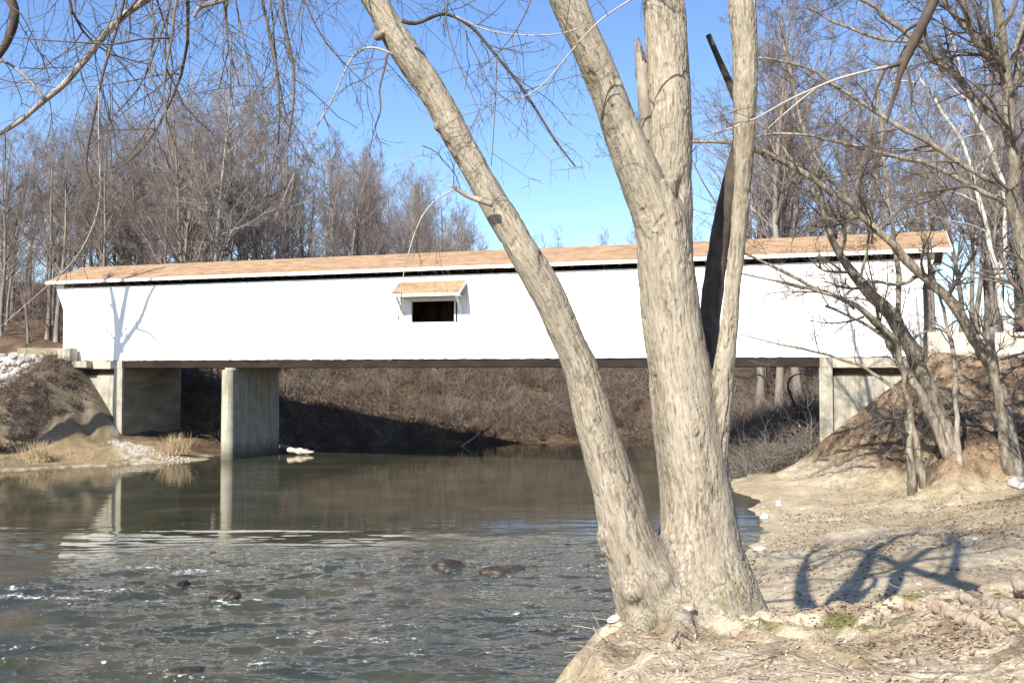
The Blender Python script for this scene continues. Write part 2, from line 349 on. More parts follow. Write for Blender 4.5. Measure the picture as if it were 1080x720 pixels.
def terrain(x, y, want=False):
    x = np.asarray(x, float); y = np.asarray(y, float)
    s, q = sq(x, y)
    wob = (fbm(x * .35, y * .35, o=4, seed=5) - .5) * 1.6
    near = sstep(12, 24, y)
    D = sdf(x, y, RIVER) + wob * (.25 + .75 * near)
    Dp = np.maximum(D, 0)
    # far bank and wood floor
    zf = .46 * np.minimum(Dp, 14) + .03 * np.clip(Dp - 14, 0, 90) + 6.5 * sstep(13, 58, Dp) * sstep(24, 8, s)
    # left bank
    emL = 5.6 - .6 * np.maximum(0, q - .6) - 1.3 * np.maximum(0, s + 11.5)
    zl = smax(.17 * np.minimum(Dp, 6), emL + ((fbm(x * .5, y * .5, o=5, seed=27) - .5) * 1.6 + (fbm(x * 1.7, y * 1.7, o=3, seed=28) - .5) * .6) * sstep(.2, 1.5, q), .6)
    # right side: gravel bar, embankment, bluff
    bar = .8 * (1 - np.exp(-Dp / 7)) + 1.0 * (1 - np.exp(-Dp / 3.)) * sstep(31, 20, y) + 1.3 * sstep(11, 22, x) * sstep(14, 4, np.abs(y - 24))
    emR = 5.45 - .44 * np.maximum(0, q - .9) - .85 * np.maximum(0, 34.3 - s)
    lump = (fbm(x * .5, y * .5, o=5, seed=21) - .5)
    zr = smax(bar, emR + (lump * 2.0 + (fbm(x * 1.6, y * 1.6, o=4, seed=23) - .5) * .7) * sstep(.3, 2, q), .5)
    db = sdf(x, y, BLUFF) + (fbm(x * 1.1, y * 1.1, o=4, seed=9) - .5) * .5
    top = 3.03 - .165 * np.clip(y - 5, 0, 20) + .30 * sstep(2.5, 4, x)
    zb = top - np.where(db > 0, 1.45 * db, -.0) - .16 * np.exp(-np.abs(db) / .5)
    zr = smax(zr, zb, .25)
    front = np.where(s < 10, zl, zr)
    z = front + (zf - front) * sstep(4.6, 8.5, -q)
    z = np.where(D < 0, -np.minimum(.28 * -D, 1.1), z)
    # the tree stands on a mound of roots and washed soil
    rt = np.hypot(x - TREE_XY[0], y - TREE_XY[1])
    z = z + .08 * np.exp(-(rt / .9) ** 2) * (D > -1)
    blu = sstep(.9, -.2, db) * (y < 20)
    fine_ = (fbm(x * 1.6, y * 1.6, o=5, seed=31) - .5) * .17 + (fbm(x * 8, y * 8, o=4, seed=41) - .5) * .045
    rg = 1 - np.abs(2 * fbm(x * 1.5 + .4 * y, y * 1.1 - .3 * x, o=3, seed=45) - 1); fine_ = fine_ +   .022 * sstep(.82, 1, rg)
    z = z + np.where(blu > 0, fine_ * blu, 0)
    if np.any((y > 5) & (y < 11.5) & (x > -1) & (x < 7)):
        z = z + .75 * roots_z(x, y)
    land = sstep(0, 2, D) * (1 - blu)
    z = z + land * ((fbm(x * .9, y * .9, o=4, seed=51) - .5) * .22)
    if want: return z, D, s, q, db, blu, lump
    return z
def gz(x, y): return float(terrain(np.array([x]), np.array([y]))[0])

def hit(px, py, y0=4.5, y1=70):
    ys = np.geomspace(y0, y1, 500); p = np.array([W(px, py, Y) for Y in ys]); k = np.where(p[:, 2] < np.maximum(terrain(p[:, 0], p[:, 1]), 0))[0]
    return p[k[0]] if len(k) else p[-1]

def polar(thetas, rads):
    th, r = np.meshgrid(thetas, rads); x = r * np.sin(th); y = r * np.cos(th)
    nr, nc = th.shape; i = np.arange(nr - 1)[:, None] * nc + np.arange(nc - 1)[None]
    q = np.stack([i, i + 1, i + nc + 1, i + nc], -1).reshape(-1, 4)
    return x.ravel(), y.ravel(), q

inner = np.linspace(R(-31), R(31), 560)
th = np.concatenate([np.linspace(R(-100), R(-31), 90)[:-1], inner, np.linspace(R(31), R(100), 90)[1:]])
rr = np.concatenate([np.linspace(.3, 4, 14)[:-1], np.geomspace(4, 16, 330)[:-1], np.geomspace(16, 90, 380)[:-1], np.geomspace(90, 1600, 40)])
x, y, q4 = polar(th, rr)
z, D, s_, q_, db, blu, lump = terrain(x, y, True)
mb = MB(); mb.add(np.stack([x, y, z], 1), q4)
me = mb.mesh('ground')
def mixc(a, b, w): return a + (np.asarray(b) - a) * w[:, None]
n1 = fbm(x * .8, y * .8, o=5, seed=61); n2 = fbm(x * 3, y * 3, o=4, seed=71); n3 = fbm(x * .25, y * .25, o=4, seed=81)
col = np.tile(np.array((.10, .068, .046)), (len(x), 1))                       # leaf litter of the woods
col = mixc(col, (.15, .105, .07), sstep(.45, .6, n1))
right = (s_ > 10) & (q_ > -3)
bar_c = mixc(np.tile(np.array((.40, .34, .235)), (len(x), 1)), (.48, .415, .30), sstep(.42, .62, n1)); bar_c = mixc(bar_c, (.33, .265, .18), sstep(.52, .66, n3) * .6)
emb_c = mixc(np.tile(np.array((.265, .195, .128)), (len(x), 1)), (.115, .083, .056), sstep(.38, .53, n1)); emb_c = mixc(emb_c, (.40, .31, .205), sstep(.54, .66, n2) * .55)
isemb = sstep(.75, 1.35, z + (n1 - .5) * .9) * sstep(24, 29, y)
rc = bar_c * (1 - isemb[:, None]) + emb_c * isemb[:, None]
blc = mixc(np.tile(np.array((.37, .305, .215)), (len(x), 1)), (.52, .45, .335), sstep(.5, .62, n1)); blc = mixc(blc, (.21, .165, .115), sstep(.53, .64, n2) * .75 * (.45 + .55 * sstep(1.5, 3.5, x)))
moss = np.zeros(len(x))
for (mx, my), mr in (((2.9, 9.2), .38), ((3.5, 9.3), .4), ((3.0, 8.5), .3), ((2.35, 9.2), .3), ((3.9, 8.9), .3)):
    moss = np.maximum(moss, np.exp(-((x - mx) ** 2 + (y - my) ** 2) / mr ** 2))
blc = mixc(blc, (.155, .16, .065), np.clip(moss * 1.4, 0, 1) * sstep(.42, .56, n2))
rc = rc * (1 - blu[:, None]) + blc * blu[:, None]
col = np.where(right[:, None], rc, col)
left = (s_ < 0) & (q_ > -1.5)
lc = mixc(np.tile(np.array((.27, .21, .13)), (len(x), 1)), (.185, .155, .09), sstep(.45, .6, n1)); lc = mixc(lc, (.185, .155, .115), sstep(1.0, 1.9, z)); lc = mixc(lc, (.44, .41, .34), sstep(.9, .1, D) * sstep(.45, .6, n2) * .8)
# the pale washed gravel chute beside the left abutment
ch = sstep(1.4, .5, np.abs((x + 20.2) + (y - 53.5) * .55)) * (q_ > .3) * (q_ < 5.5)
lc = mixc(lc, (.46, .43, .37), ch * sstep(.35, .5, n2))
col = np.where(left[:, None], lc, col)
col = mixc(col, (.10, .085, .05), (D < 0) * 1.)
attr(me, 'col', np.concatenate([col, np.ones((len(x), 1))], 1), 'FLOAT_COLOR')
me.materials.append(M['ground'])
tag(link('ground', me), kind='structure')

# ------------------------------------------------------------------ river
ROCKS = [(472, 601, 40, 9, 0), (535, 606, 50, 9, 0), (143, 620, 26, 8, 0), (182, 619, 36, 8, 0), (240, 632, 34, 8, 1), (338, 600, 44, 3, 0), (190, 716, 50, 10, 0), (20, 622, 30, 4, 1), (288, 622, 30, 3, 0)]
def water_xy(px, py):
    Y = EYE * FPX / (py - 393.); p = W(px, py, Y); k = EYE / (EYE - p[2]); return p[0] * k, p[1] * k
x, y, q4 = polar(np.concatenate([np.linspace(R(-75), R(-30), 40)[:-1], np.linspace(R(-30), R(24), 620), np.linspace(R(24), R(60), 20)[1:]]),
                 np.concatenate([np.geomspace(3, 11, 30)[:-1], np.geomspace(11, 34, 420)[:-1], np.geomspace(34, 140, 100)]))
edge = 28.2 + (fbm(x * .16, y * .16, o=4, seed=3) - .5) * 9 + x * .06
rif = sstep(edge + 2.5, edge - 4.5, y) * (1 - .55 * sstep(-7.5, -12, x) * sstep(20, 24, y))
rif = rif * (.75 + .5 * fbm(x * .22, y * .3, o=3, seed=8))
hw = 0
for k, (f, a) in enumerate(((.55, .5), (1.1, .45), (2.1, .33), (4.2, .16))):
    nx = x * f * .8 + .25 * y * f + 5 * k; ny = y * f * 1.45 - .2 * x * f
    wx = (vnoise(nx * .7, ny * .7, seed=90 + k) - .5) * 1.2
    hw = hw + a * (1 - np.abs(2 * vnoise(nx + wx, ny + wx, seed=100 + k) - 1) - .5)
hw = hw / 1.2
z = .15 * rif * hw + .055 * sstep(31.5, 28, y) * (.55 + .9 * fbm(x * .3, y * .3, o=3, seed=124)) * (fbm(x * .45, y * 2.2, o=3, seed=120) - .5)
foam = np.zeros(len(x))
for (px, py, wpx, hp, fm) in ROCKS:
    rx, ry = water_xy(px, py); wid = wpx / FPX * ry / 2
    dx, dy = (x - rx) / (wid * 1.3), (y - (ry - wid * .5)) / (wid * .8)
    foam = np.maximum(foam, (.55 if fm else .36) * np.exp(-(dx * dx + dy * dy)))
    z = z + .05 * np.exp(-(((x - rx) / (wid * 1.5)) ** 2 + ((y - ry) / (wid)) ** 2))
for (px, py, rx_, ry_, a) in [(q_[0], q_[1], q_[2], q_[3], q_[4] * 1.0) for q_ in ((18, 630, 1.0, .25, .62), (75, 634, .9, .2, .5), (115, 626, 1.0, .2, .5), (165, 634, .8, .16, .42), (235, 634, .45, .15, .5), (300, 640, .5, .1, .35), (90, 640, .8, .14, .42),
                              (640, 560, 2.0, .8, .32), (610, 600, 1.2, .8, .3), (560, 585, 2, .6, .26), (600, 700, .4, .3, .3))]:
    ax, ay = water_xy(px, py); foam = np.maximum(foam, a * np.exp(-((x - ax) / rx_) ** 2 - ((y - ay) / ry_) ** 2))
foam = np.maximum(foam, .44 * rif * sstep(.22, .38, hw) * sstep(.46, .62, fbm(x * .35, y * .5, o=3, seed=130)))
mb = MB(); mb.add(np.stack([x, y, z], 1), q4); me = mb.mesh('river')
attr(me, 'riffle', np.clip(rif, 0, 1), 'FLOAT'); attr(me, 'foam', foam, 'FLOAT'); me.materials.append(M['water'])
tag(link('river', me), kind='structure')

# ------------------------------------------------------------------ stones
def rock_mesh(name, rng, sx, sy, sz, mat, sub=3, rough=.28):
    import bmesh
    bm = bmesh.new(); bmesh.ops.create_icosphere(bm, subdivisions=sub, radius=1)
    me = bpy.data.meshes.new(name); bm.to_mesh(me); bm.free()
    v = np.zeros(len(me.vertices) * 3, np.float32); me.vertices.foreach_get('co', v); v = v.reshape(-1, 3).astype(float)
    o = rng.uniform(0, 50, 3); d = 1 + rough * 2 * (fbm(v[:, 0] * 1.3 + o[0], v[:, 1] * 1.3 + o[1], v[:, 2] * 1.3 + o[2], 4) - .5)
    for _ in range(7):
        nrm = rng.normal(size=3); nrm /= np.linalg.norm(nrm); c = rng.uniform(.62, .9); dd = v @ nrm
        d = np.minimum(d, np.where(dd > .05, c / np.maximum(dd, .05), 9))
    v = v * d[:, None] * np.array((sx, sy, sz)); me.vertices.foreach_set('co', v.astype(np.float32).ravel())
    me.polygons.foreach_set('use_smooth', np.ones(len(me.polygons), bool)); me.materials.append(mat); return me
rng = np.random.default_rng(4)
RLAB = ['dark wet rock breaking the riffle left of the leaning trunk', 'broad dark wet rock just right of the other big rock in the riffle', 'small brown wet rock at the left end of the riffle pair',
        'brown wet rock at the right end of the riffle pair', 'dark rock with white foam in front of it in the riffle', 'flat rock barely awash in the middle of the riffle',
        'dark rock awash at the very bottom edge of the riffle', 'low rock under foam at the left side of the river', 'low rock awash below the concrete pier in the riffle']
for (px, py, wpx, hp, fm), lab in zip(ROCKS, RLAB):
    X, Y = water_xy(px, py); w = wpx / FPX * Y / 2; h = hp / FPX * Y
    o = link('rock', rock_mesh('rock', rng, w * 1.05, w * .8, h * .8 + .05, M['wet_rock'], 4, .5)); o.location = (X, Y + w * .3, .01 if hp > 5 else -.05); o.rotation_euler = (0, 0, rng.uniform(-.5, .5)); tag(o, lab, 'rock', 'wet rocks in the riffle')
for (px, py, wpx, hp, lab) in ((822, 533, 9, 8, 'small rounded white stone at the water edge, farthest of the three'), (806, 546, 11, 8, 'white stone at the water edge just nearer than the smallest one'),
                               (801, 580, 22, 6, 'flat pale stone on the gravel beside the trunk shadow'), (1072, 512, 22, 13, 'big pale boulder at the foot of the dirt embankment')):
    p = hit(px, py); Y = p[1]; w = wpx / FPX * Y / 2
    o = link('stone', rock_mesh('stone', rng, w, w * .8, hp / FPX * Y * .6, M['stone_grey'])); o.location = (p[0], p[1], gz(p[0], p[1]) + hp / FPX * Y * .12); tag(o, lab, 'stone')
o = link('stone', rock_mesh('stone', rng, .09, .06, .02, M['stone_grey'])); p = hit(648, 655); o.location = (p[0], p[1], p[2] + .03); o.rotation_euler = (.15, -.45, .3); tag(o, 'flat white slab lodged in the bank left of the leaning trunk', 'stone')

def scatter_rocks(name, pts, sizes, mat, rng, flat=.7):
    import bmesh
    protos = []
    for _ in range(6):
        me = rock_mesh('tmp', rng, 1, .8, flat, mat, 1, .3); v = np.zeros(len(me.vertices) * 3, np.float32); me.vertices.foreach_get('co', v)
        f = np.array([tuple(p.vertices) for p in me.polygons]); protos.append((v.reshape(-1, 3).astype(float), f)); bpy.data.meshes.remove(me)
    mb = MB()
    for p, sz in zip(pts, sizes):
        v, f = protos[rng.integers(6)]; a = rng.uniform(0, 6.28); b = rng.uniform(-.5, .5)
        Rm = np.array(((math.cos(a), -math.sin(a), 0), (math.sin(a), math.cos(a), 0), (0, 0, 1))) @ np.array(((1, 0, 0), (0, math.cos(b), -math.sin(b)), (0, math.sin(b), math.cos(b))))
        mb.add(v @ Rm.T * sz + p, None, f)
    return mb.build(name, mat)
# rip-rap at the left road end
n = 700; ss = rng.uniform(-22, -13.0, n); qq = rng.uniform(.2, 5.0, n); bx = P0[0] + ss * DX[0] - qq * DY[0]; by = P0[1] + ss * DX[1] - qq * DY[1]
pts = np.stack([bx, by, terrain(bx, by) + .08], 1); scatt = scatter_rocks('rubble', pts, rng.uniform(.12, .36, n), M['stone_grey'], rng); tag(scatt, 'heap of broken pale rock below the road end', 'rubble', kind='stuff')
n = 170; tt = rng.uniform(0, 1, n); bx = -22.3 + tt * 5.0 + rng.normal(0, .5, n); by = 55.4 - tt * 2.6 + rng.normal(0, .35, n)
ok = (sdf(bx, by, RIVER) > .2); bx, by = bx[ok], by[ok]
tag(scatter_rocks('gravel', np.stack([bx, by, terrain(bx, by)], 1), rng.uniform(.03, .10, len(bx)), M['stone_grey'], rng), 'pale washed gravel running down beside the left abutment', 'gravel', kind='stuff')
n = 2600; bx = rng.uniform(5, 16, n); by = rng.uniform(15, 38, n); d = sdf(bx, by, RIVER); ok = (d > .05) & (sdf(bx, by, BLUFF) > .8) & (rng.uniform(0, 1, n) < np.exp(-d / 3.5) + .25)
bx, by = bx[ok], by[ok]; zz = terrain(bx, by)
tag(scatter_rocks('pebbles', np.stack([bx, by, zz], 1), np.clip(rng.lognormal(-3.5, .55, len(bx)), .012, .13), simple('pebble_stone', [(.3, (.20, .18, .145)), (.5, (.31, .285, .235)), (.7, (.44, .41, .35))], 1.9, bs=9), rng, .55), 'scattered pebbles over the gravel bar', 'pebbles', kind='stuff')

# ------------------------------------------------------------------ the covered bridge (local x along it, y away from the camera)
S0, S1 = -12.45, 33.95; ZB, ZT = 5.40, 9.64; BW = 5.0
wx0, wx1, wz0, wz1 = 9.74, 12.2, 7.27, 8.33
bridge = thing('covered_bridge', 'long white covered bridge with brown shingle roof crossing the river', 'bridge', (P0[0], P0[1], 0), YAW)
rng = np.random.default_rng(11)
def boards(y0, hole):
    mb = MB(); xx = S0
    while xx < S1 - .01:
        x1 = min(xx + .26 + rng.uniform(-.02, .02), S1); j = rng.uniform(0, .012); e = .009
        zb_ = ZB + rng.uniform(-.015, .015)
        if hole and x1 > wx0 and xx < wx1:
            mb.box(xx, x1 - e, y0 + j, y0 + j + .03, zb_, wz0 - .02); mb.box(xx, x1 - e, y0 + j, y0 + j + .03, wz1 + .02, ZT)
        else:
            mb.box(xx, x1 - e, y0 + j, y0 + j + .03, zb_, ZT)
        xx = x1
    return mb
boards(0, True).build('front_siding', M['white'], bridge)
boards(BW - .03, False).build('rear_siding', M['white'], bridge)
for sx, sg in ((S0, -1), (S1, 1)):
    mb = MB()
    for yy in (.001, BW - .031):
        mb.prism([(sx, yy, 8.35), (sx + sg * .55, yy, 9.62), (sx + sg * .55, yy, 9.92), (sx, yy, 9.92)], (0, 0, 0), (0, .03, 0))
    mb.box(min(sx + sg * .5, sx + sg * .53), max(sx + sg * .5, sx + sg * .53), 0, BW, ZT + .01, 9.95)
    mb.prism([(sx + sg * .50, 0, 9.952), (sx + sg * .50, BW, 9.952), (sx + sg * .50, BW / 2, 10.8)], (0, 0, 0), (sg * .03, 0, 0))
    mb.box(min(sx, sx + sg * .03), max(sx, sx + sg * .03), .03, .55, ZB, ZT); mb.box(min(sx, sx + sg * .03), max(sx, sx + sg * .03), BW - .55, BW - .03, ZB, ZT)
    mb.build('portal', M['white'], bridge)
def slab(mb, x0, x1, ya, za, yb, zb_, th):
    mb.prism([(x0, ya, za), (x0, yb, zb_), (x0, yb, zb_ + th), (x0, ya, za + th)], (0, 0, 0), (x1 - x0, 0, 0))
mb = MB(); OV = .31; ZE, ZR = 9.955, 11.06
slab(mb, -13.5, 35.15, -OV, ZE, BW / 2, ZR, .07); slab(mb, -13.5, 35.15, BW + OV, ZE, BW / 2 + .001, ZR, .07)
roof = mb.build('roof', M['shingle'], bridge)
mb = MB(); nseg = 12; L = (35.15 + 13.5) / nseg
for k in range(nseg):
    mb.box(-13.5 + k * L, -13.5 + (k + 1) * L - .004, -OV - .03, -OV + .0, 9.86 + rng.uniform(-.006, .006), ZE + .075)
mb.build('fascia', M['trim'], bridge)
MB().box(-13.5, 35.15, BW + OV, BW + OV + .03, 9.86, ZE + .075).build('fascia', M['trim'], bridge)
for xx in (-13.53, 35.151):                                                   # rake boards at both gables
    for ya, yb in ((-OV, BW / 2), (BW + OV, BW / 2)):
        mb = MB().prism([(xx, ya, ZE - .1), (xx, yb, ZR - .1), (xx, yb, ZR + .06), (xx, ya, ZE + .06)], (0, 0, 0), (.03, 0, 0)); mb.build('rake_board', M['trim'], bridge)
mb = MB()
for k in range(60):                                                           # rafters under the eaves
    xx = -12.9 + k * .8; slab(mb, xx, xx + .08, -OV + .02, ZE - .16, BW / 2, ZR - .16, .14); slab(mb, xx, xx + .08, BW + OV - .02, ZE - .16, BW / 2, ZR - .16, .14)
mb.build('rafters', M['timber'], bridge)
mb = MB().box(S0 + .05, S1 - .05, .07, .38, 4.98, 5.372); mb.box(S0 + .05, S1 - .05, BW - .38, BW - .07, 4.98, 5.372); mb.build('lower_chord', M['shaded_timber'], bridge)
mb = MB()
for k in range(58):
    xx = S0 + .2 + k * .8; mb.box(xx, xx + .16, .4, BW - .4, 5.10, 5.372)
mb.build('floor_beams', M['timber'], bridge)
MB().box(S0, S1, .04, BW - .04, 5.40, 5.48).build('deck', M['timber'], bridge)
mb = MB()                                                                     # truss posts and braces behind the boards
mb.box(S0 + .1, S1 - .1, .36, .58, 9.3, 9.68); mb.box(S0 + .1, S1 - .1, BW - .58, BW - .36, 9.3, 9.68)
for k in range(16):
    xx = S0 + .3 + k * 3.05
    for yy in (.38, BW - .56):
        if not (yy < 1 and 9.5 < xx < 12.3): mb.box(xx, xx + .2, yy, yy + .18, 5.48, 9.3)
    if k < 15:
        for yy in (.4, BW - .54):
            if 6.5 < xx < 12.4: continue
            mb.prism([(xx + .2, yy, 5.5), (xx + .45, yy, 5.5), (xx + 3.05, yy, 9.28), (xx + 2.8, yy, 9.28)], (0, 0, 0), (0, .13, 0))
mb.build('truss', M['timber'], bridge)
MB().box(S0 + .05, S1 - .05, BW - .05, BW - .035, ZB, ZT).build('inner_lining', M['inside'], bridge)
# window and its little roof
win = MB().box(wx0 - .02, wx0 + .05, -.02, .12, wz0, wz1)
win.box(wx1 - .05, wx1 + .02, -.02, .12, wz0, wz1); win.box(wx0 - .02, wx1 + .02, -.025, .13, wz0 - .06, wz0 + .0); win.box(wx0 - .02, wx1 + .02, -.015, .12, wz1, wz1 + .05)
win.build('window_frame', M['trim'], bridge)
aw = thing('awning', None, None); aw.parent = bridge
ax0, ax1, azt, azb, ap = 9.1, 12.8, 9.30, 8.60, 1.0
mb = MB(); slab(mb, ax0, ax1, -ap, azb, .0, azt, .05); mb.build('awning_roof', M['shingle'], aw)
mb = MB().box(ax0, ax1, -ap - .03, -ap, azb - .09, azb + .055)
for xx in (ax0 - .03, ax1):
    mb.prism([(xx, -ap - .03, azb - .09), (xx, 0, azt - .12), (xx, 0, azt + .05), (xx, -ap - .03, azb + .055)], (0, 0, 0), (.03, 0, 0))
mb.build('awning_trim', M['trim'], aw)
for xx in (ax0 + .2, ax1 - .28):
    mb = MB().box(xx, xx + .08, -.9, -.0, 8.50, 8.58); mb.prism([(xx, -.88, 8.5), (xx, -.78, 8.5), (xx, -.0, 7.75), (xx, .0, 7.62)], (0, 0, 0), (.08, 0, 0)); mb.build('awning_bracket', M['trim'], aw)

def local_thing(name, label, cat, group=None): return thing(name, label, cat, (P0[0], P0[1], 0), YAW, group)
# pier: long wall with rounded noses
pier = local_thing('bridge_pier', 'tall concrete pier with sunlit rounded nose standing in the river', 'pier')
def stadium(hw, y0, y1, n=10):
    a = np.linspace(0, math.pi, n); f = [(hw * math.cos(t_), y0 - hw * math.sin(t_)) for t_ in a[::-1]]; b = [(hw * math.cos(t_), y1 + hw * math.sin(t_)) for t_ in a]
    return f + b
def extrude(mb, poly, z0, z1, cx, flare=0):
    n = len(poly); lo = np.array([(cx + p[0] * (1 + flare), p[1] * (1 + flare * .1), z0) for p in poly]); hi = np.array([(cx + p[0], p[1], z1) for p in poly])
    mb.add(np.vstack([lo, hi]), [(i, (i + 1) % n, n + (i + 1) % n, n + i) for i in range(n)], [(0, i + 1, i) for i in range(1, n - 1)] + [(n, n + i, n + i + 1) for i in range(1, n - 1)])
mb = MB(); extrude(mb, stadium(.36, .0, 4.35), -1.2, 4.86, -1.12, .12); mb.build('pier_shaft', M['pier'], pier)
mb = MB(); extrude(mb, stadium(.40, .35, 4.35), 4.862, 4.975, -1.12); mb.build('pier_cap', M['pier'], pier)
def abutment(name, label, sin_, sout, sg):
    """sin_: river-side face, sout: land end, sg: direction from river to land"""
    a = local_thing(name, label, 'abutment')
    lo, hi = min(sin_, sin_ + sg * .55), max(sin_, sin_ + sg * .55)
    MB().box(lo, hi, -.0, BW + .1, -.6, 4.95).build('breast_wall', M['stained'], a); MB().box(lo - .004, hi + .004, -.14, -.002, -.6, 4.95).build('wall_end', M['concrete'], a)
    MB().box(lo + .02, hi - .02, -.16, .25, 4.952, 5.38).build('corner_post', M['concrete'], a)
    x0, x1 = sorted((sin_ + sg * .552, sout)); MB().box(x0, x1, .10, .5, -.3, 4.55).build('wing_wall', M['concrete'], a)
    MB().box(x0, x1, -.14, .6, 4.93, 5.36).build('bearing_cap', M['barrier'], a)
    MB().box(x0 + .02, x1 - .02, .22, .5, 4.552, 4.928).build('recess_shade', M['timber'], a)  # dark box paints the shade of the gap under the cap
    return a
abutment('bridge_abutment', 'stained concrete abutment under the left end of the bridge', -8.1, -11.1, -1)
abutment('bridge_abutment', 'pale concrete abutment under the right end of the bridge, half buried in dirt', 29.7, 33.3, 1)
# left road end: timber rail and stub block
rail = local_thing('timber_guardrail', 'weathered timber rail at the left road end beside the bridge', 'guardrail')
MB().prism([(-15.2, -.65, 5.45), (-12.2, -.65, 5.75), (-12.2, -.65, 6.12), (-15.2, -.65, 6.16)], (0, 0, 0), (0, .25, 0)).build('rail', M['old_timber'], rail)
for xx in (-14.7, -12.75): MB().box(xx, xx + .2, -.4, -.2, 4.6, 5.9).build('post', M['old_timber'], rail)
blk = MB().box(-12.15, -11.25, -.75, -.18, 5.37, 6.1); blk.box(-12.15, -10.2, -.60, -.17, 5.0, 5.366)
tag(blk.build('concrete_block', M['concrete']), 'stained square concrete block at the left bridge corner', 'block')
bpy.data.objects['concrete_block'].location = (P0[0], P0[1], 0); bpy.data.objects['concrete_block'].rotation_euler = (0, 0, YAW)
# right road: cream barrier
mb = MB(); xs = np.linspace(34.15, 62, 30); prof = [(-.02, 5.1), (-.16, 5.55), (-.02, 5.85), (.06, 6.42), (.24, 6.42), (.30, 5.1)]
V = np.array([[(x_, y_ - .45, z_ + .03 * math.sin(x_ * .8)) for (y_, z_) in prof] for x_ in xs]); n = len(prof)
mb.add(V.reshape(-1, 3), [(i * n + j, (i + 1) * n + j, (i + 1) * n + (j + 1) % n, i * n + (j + 1) % n) for i in range(29) for j in range(n)], [(0, j, j + 1) for j in range(1, n - 1)])
o = mb.build('road_barrier', M['barrier']); o.location = (P0[0], P0[1], 0); o.rotation_euler = (0, 0, YAW); tag(o, 'cream concrete barrier along the road right of the bridge', 'barrier')
mb = MB().tubes(np.array([(38.6, .6, 5.2), (38.6, .6, 8.3)]), np.array([.06, .06]), 8, True); o = mb.build('signpost', M['metal']); o.location = (P0[0], P0[1], 0); o.rotation_euler = (0, 0, YAW)
tag(o, 'thin dark green post behind the cream barrier', 'post')
mb = MB()
for k in range(2): pass
rd = MB().box(34.0, 75, .2, 4.8, 5.0, 5.475); o = rd.build('road', simple('asphalt', [(.3, (.05, .05, .05)), (.7, (.08, .078, .075))], 6)); o.location = (P0[0], P0[1], 0); o.rotation_euler = (0, 0, YAW); tag(o, kind='structure')
rd = MB().box(-70, S0 - .02, .2, 4.8, 5.2, 5.62); o = rd.build('road', bpy.data.materials['asphalt']); o.location = (P0[0], P0[1], 0); o.rotation_euler = (0, 0, YAW); tag(o, kind='structure')

# ------------------------------------------------------------------ branching growth, all branches of a level at once
def unit(a): return a / (np.linalg.norm(a, axis=-1, keepdims=True) + 1e-9)
def paths(rng, base, d, L, N, wob, trop):
    B = len(base); P = np.zeros((B, N, 3)); P[:, 0] = base; d = unit(d)
    tv = np.array((0, 0, 1.)) * trop if np.isscalar(trop) else trop
    for j in range(1, N):
        d = unit(d + rng.normal(0, wob, (B, 3)) + tv); P[:, j] = P[:, j - 1] + d * (L / (N - 1))[:, None]
    return P
def grow(rng, P, Rr, n, t0, t1, ang, lf, rf, N, wob, trop, rmin=.003, tip=.25, tpow=.4, absl=None):
    """children of every path in P; n per path (float), lf = share of the parent's length"""
    B, Np, _ = P.shape; k = np.floor(n + rng.uniform(0, 1, B)).astype(int); idx = np.repeat(np.arange(B), k); C = len(idx)
    if C == 0: return np.zeros((0, N, 3)), np.zeros((0, N))
    t_ = rng.uniform(t0, t1, C); f = t_ * (Np - 1); i = np.minimum(f.astype(int), Np - 2); u = (f - i)[:, None]
    p = P[idx, i] * (1 - u) + P[idx, i + 1] * u; tan = unit(P[idx, i + 1] - P[idx, i]); pr = Rr[idx, i] * (1 - u[:, 0]) + Rr[idx, i + 1] * u[:, 0]
    rv = rng.normal(size=(C, 3)); rv = unit(rv - (rv * tan).sum(1, keepdims=True) * tan)
    a = np.radians(rng.uniform(ang[0], ang[1], C))[:, None]
    d = tan * np.cos(a) + rv * np.sin(a)
    plen = np.linalg.norm(np.diff(P, axis=1), axis=2).sum(1)[idx]
    L = (plen * lf if absl is None else absl) * (1 - tpow * t_) * rng.uniform(.55, 1.25, C)
    cp = paths(rng, p, d, L, N, wob, trop)
    r0 = np.maximum(np.minimum(pr * .8, pr * rf * rng.uniform(.7, 1.2, C)), rmin)
    return cp, r0[:, None] * np.linspace(1, tip, N)[None]

def spline(pts, N):
    pts = np.asarray(pts, float); d = np.concatenate([[0], np.cumsum(np.linalg.norm(np.diff(pts[:, :3], axis=0), axis=1))]); u = np.linspace(0, d[-1], N)
    out = np.stack([np.interp(u, d, pts[:, k]) for k in range(pts.shape[1])], 1)
    for _ in range(2): out[1:-1] = out[1:-1] * .5 + .25 * (out[:-2] + out[2:])
    return out
def pxpath(lst, Y, N=None, dY=None):
    """lst of (px,py,width px[,Y]); returns N points and radii"""
    rows = []
    for k, e in enumerate(lst):
        y_ = e[3] if len(e) > 3 else Y + (0 if dY is None else dY * k / (len(lst) - 1))
        p = W(e[0], e[1], y_); rows.append((*p, e[2] / FPX * y_ / 2))
    o = spline(rows, N or max(6, len(lst) * 3)); return o[:, :3], o[:, 3]

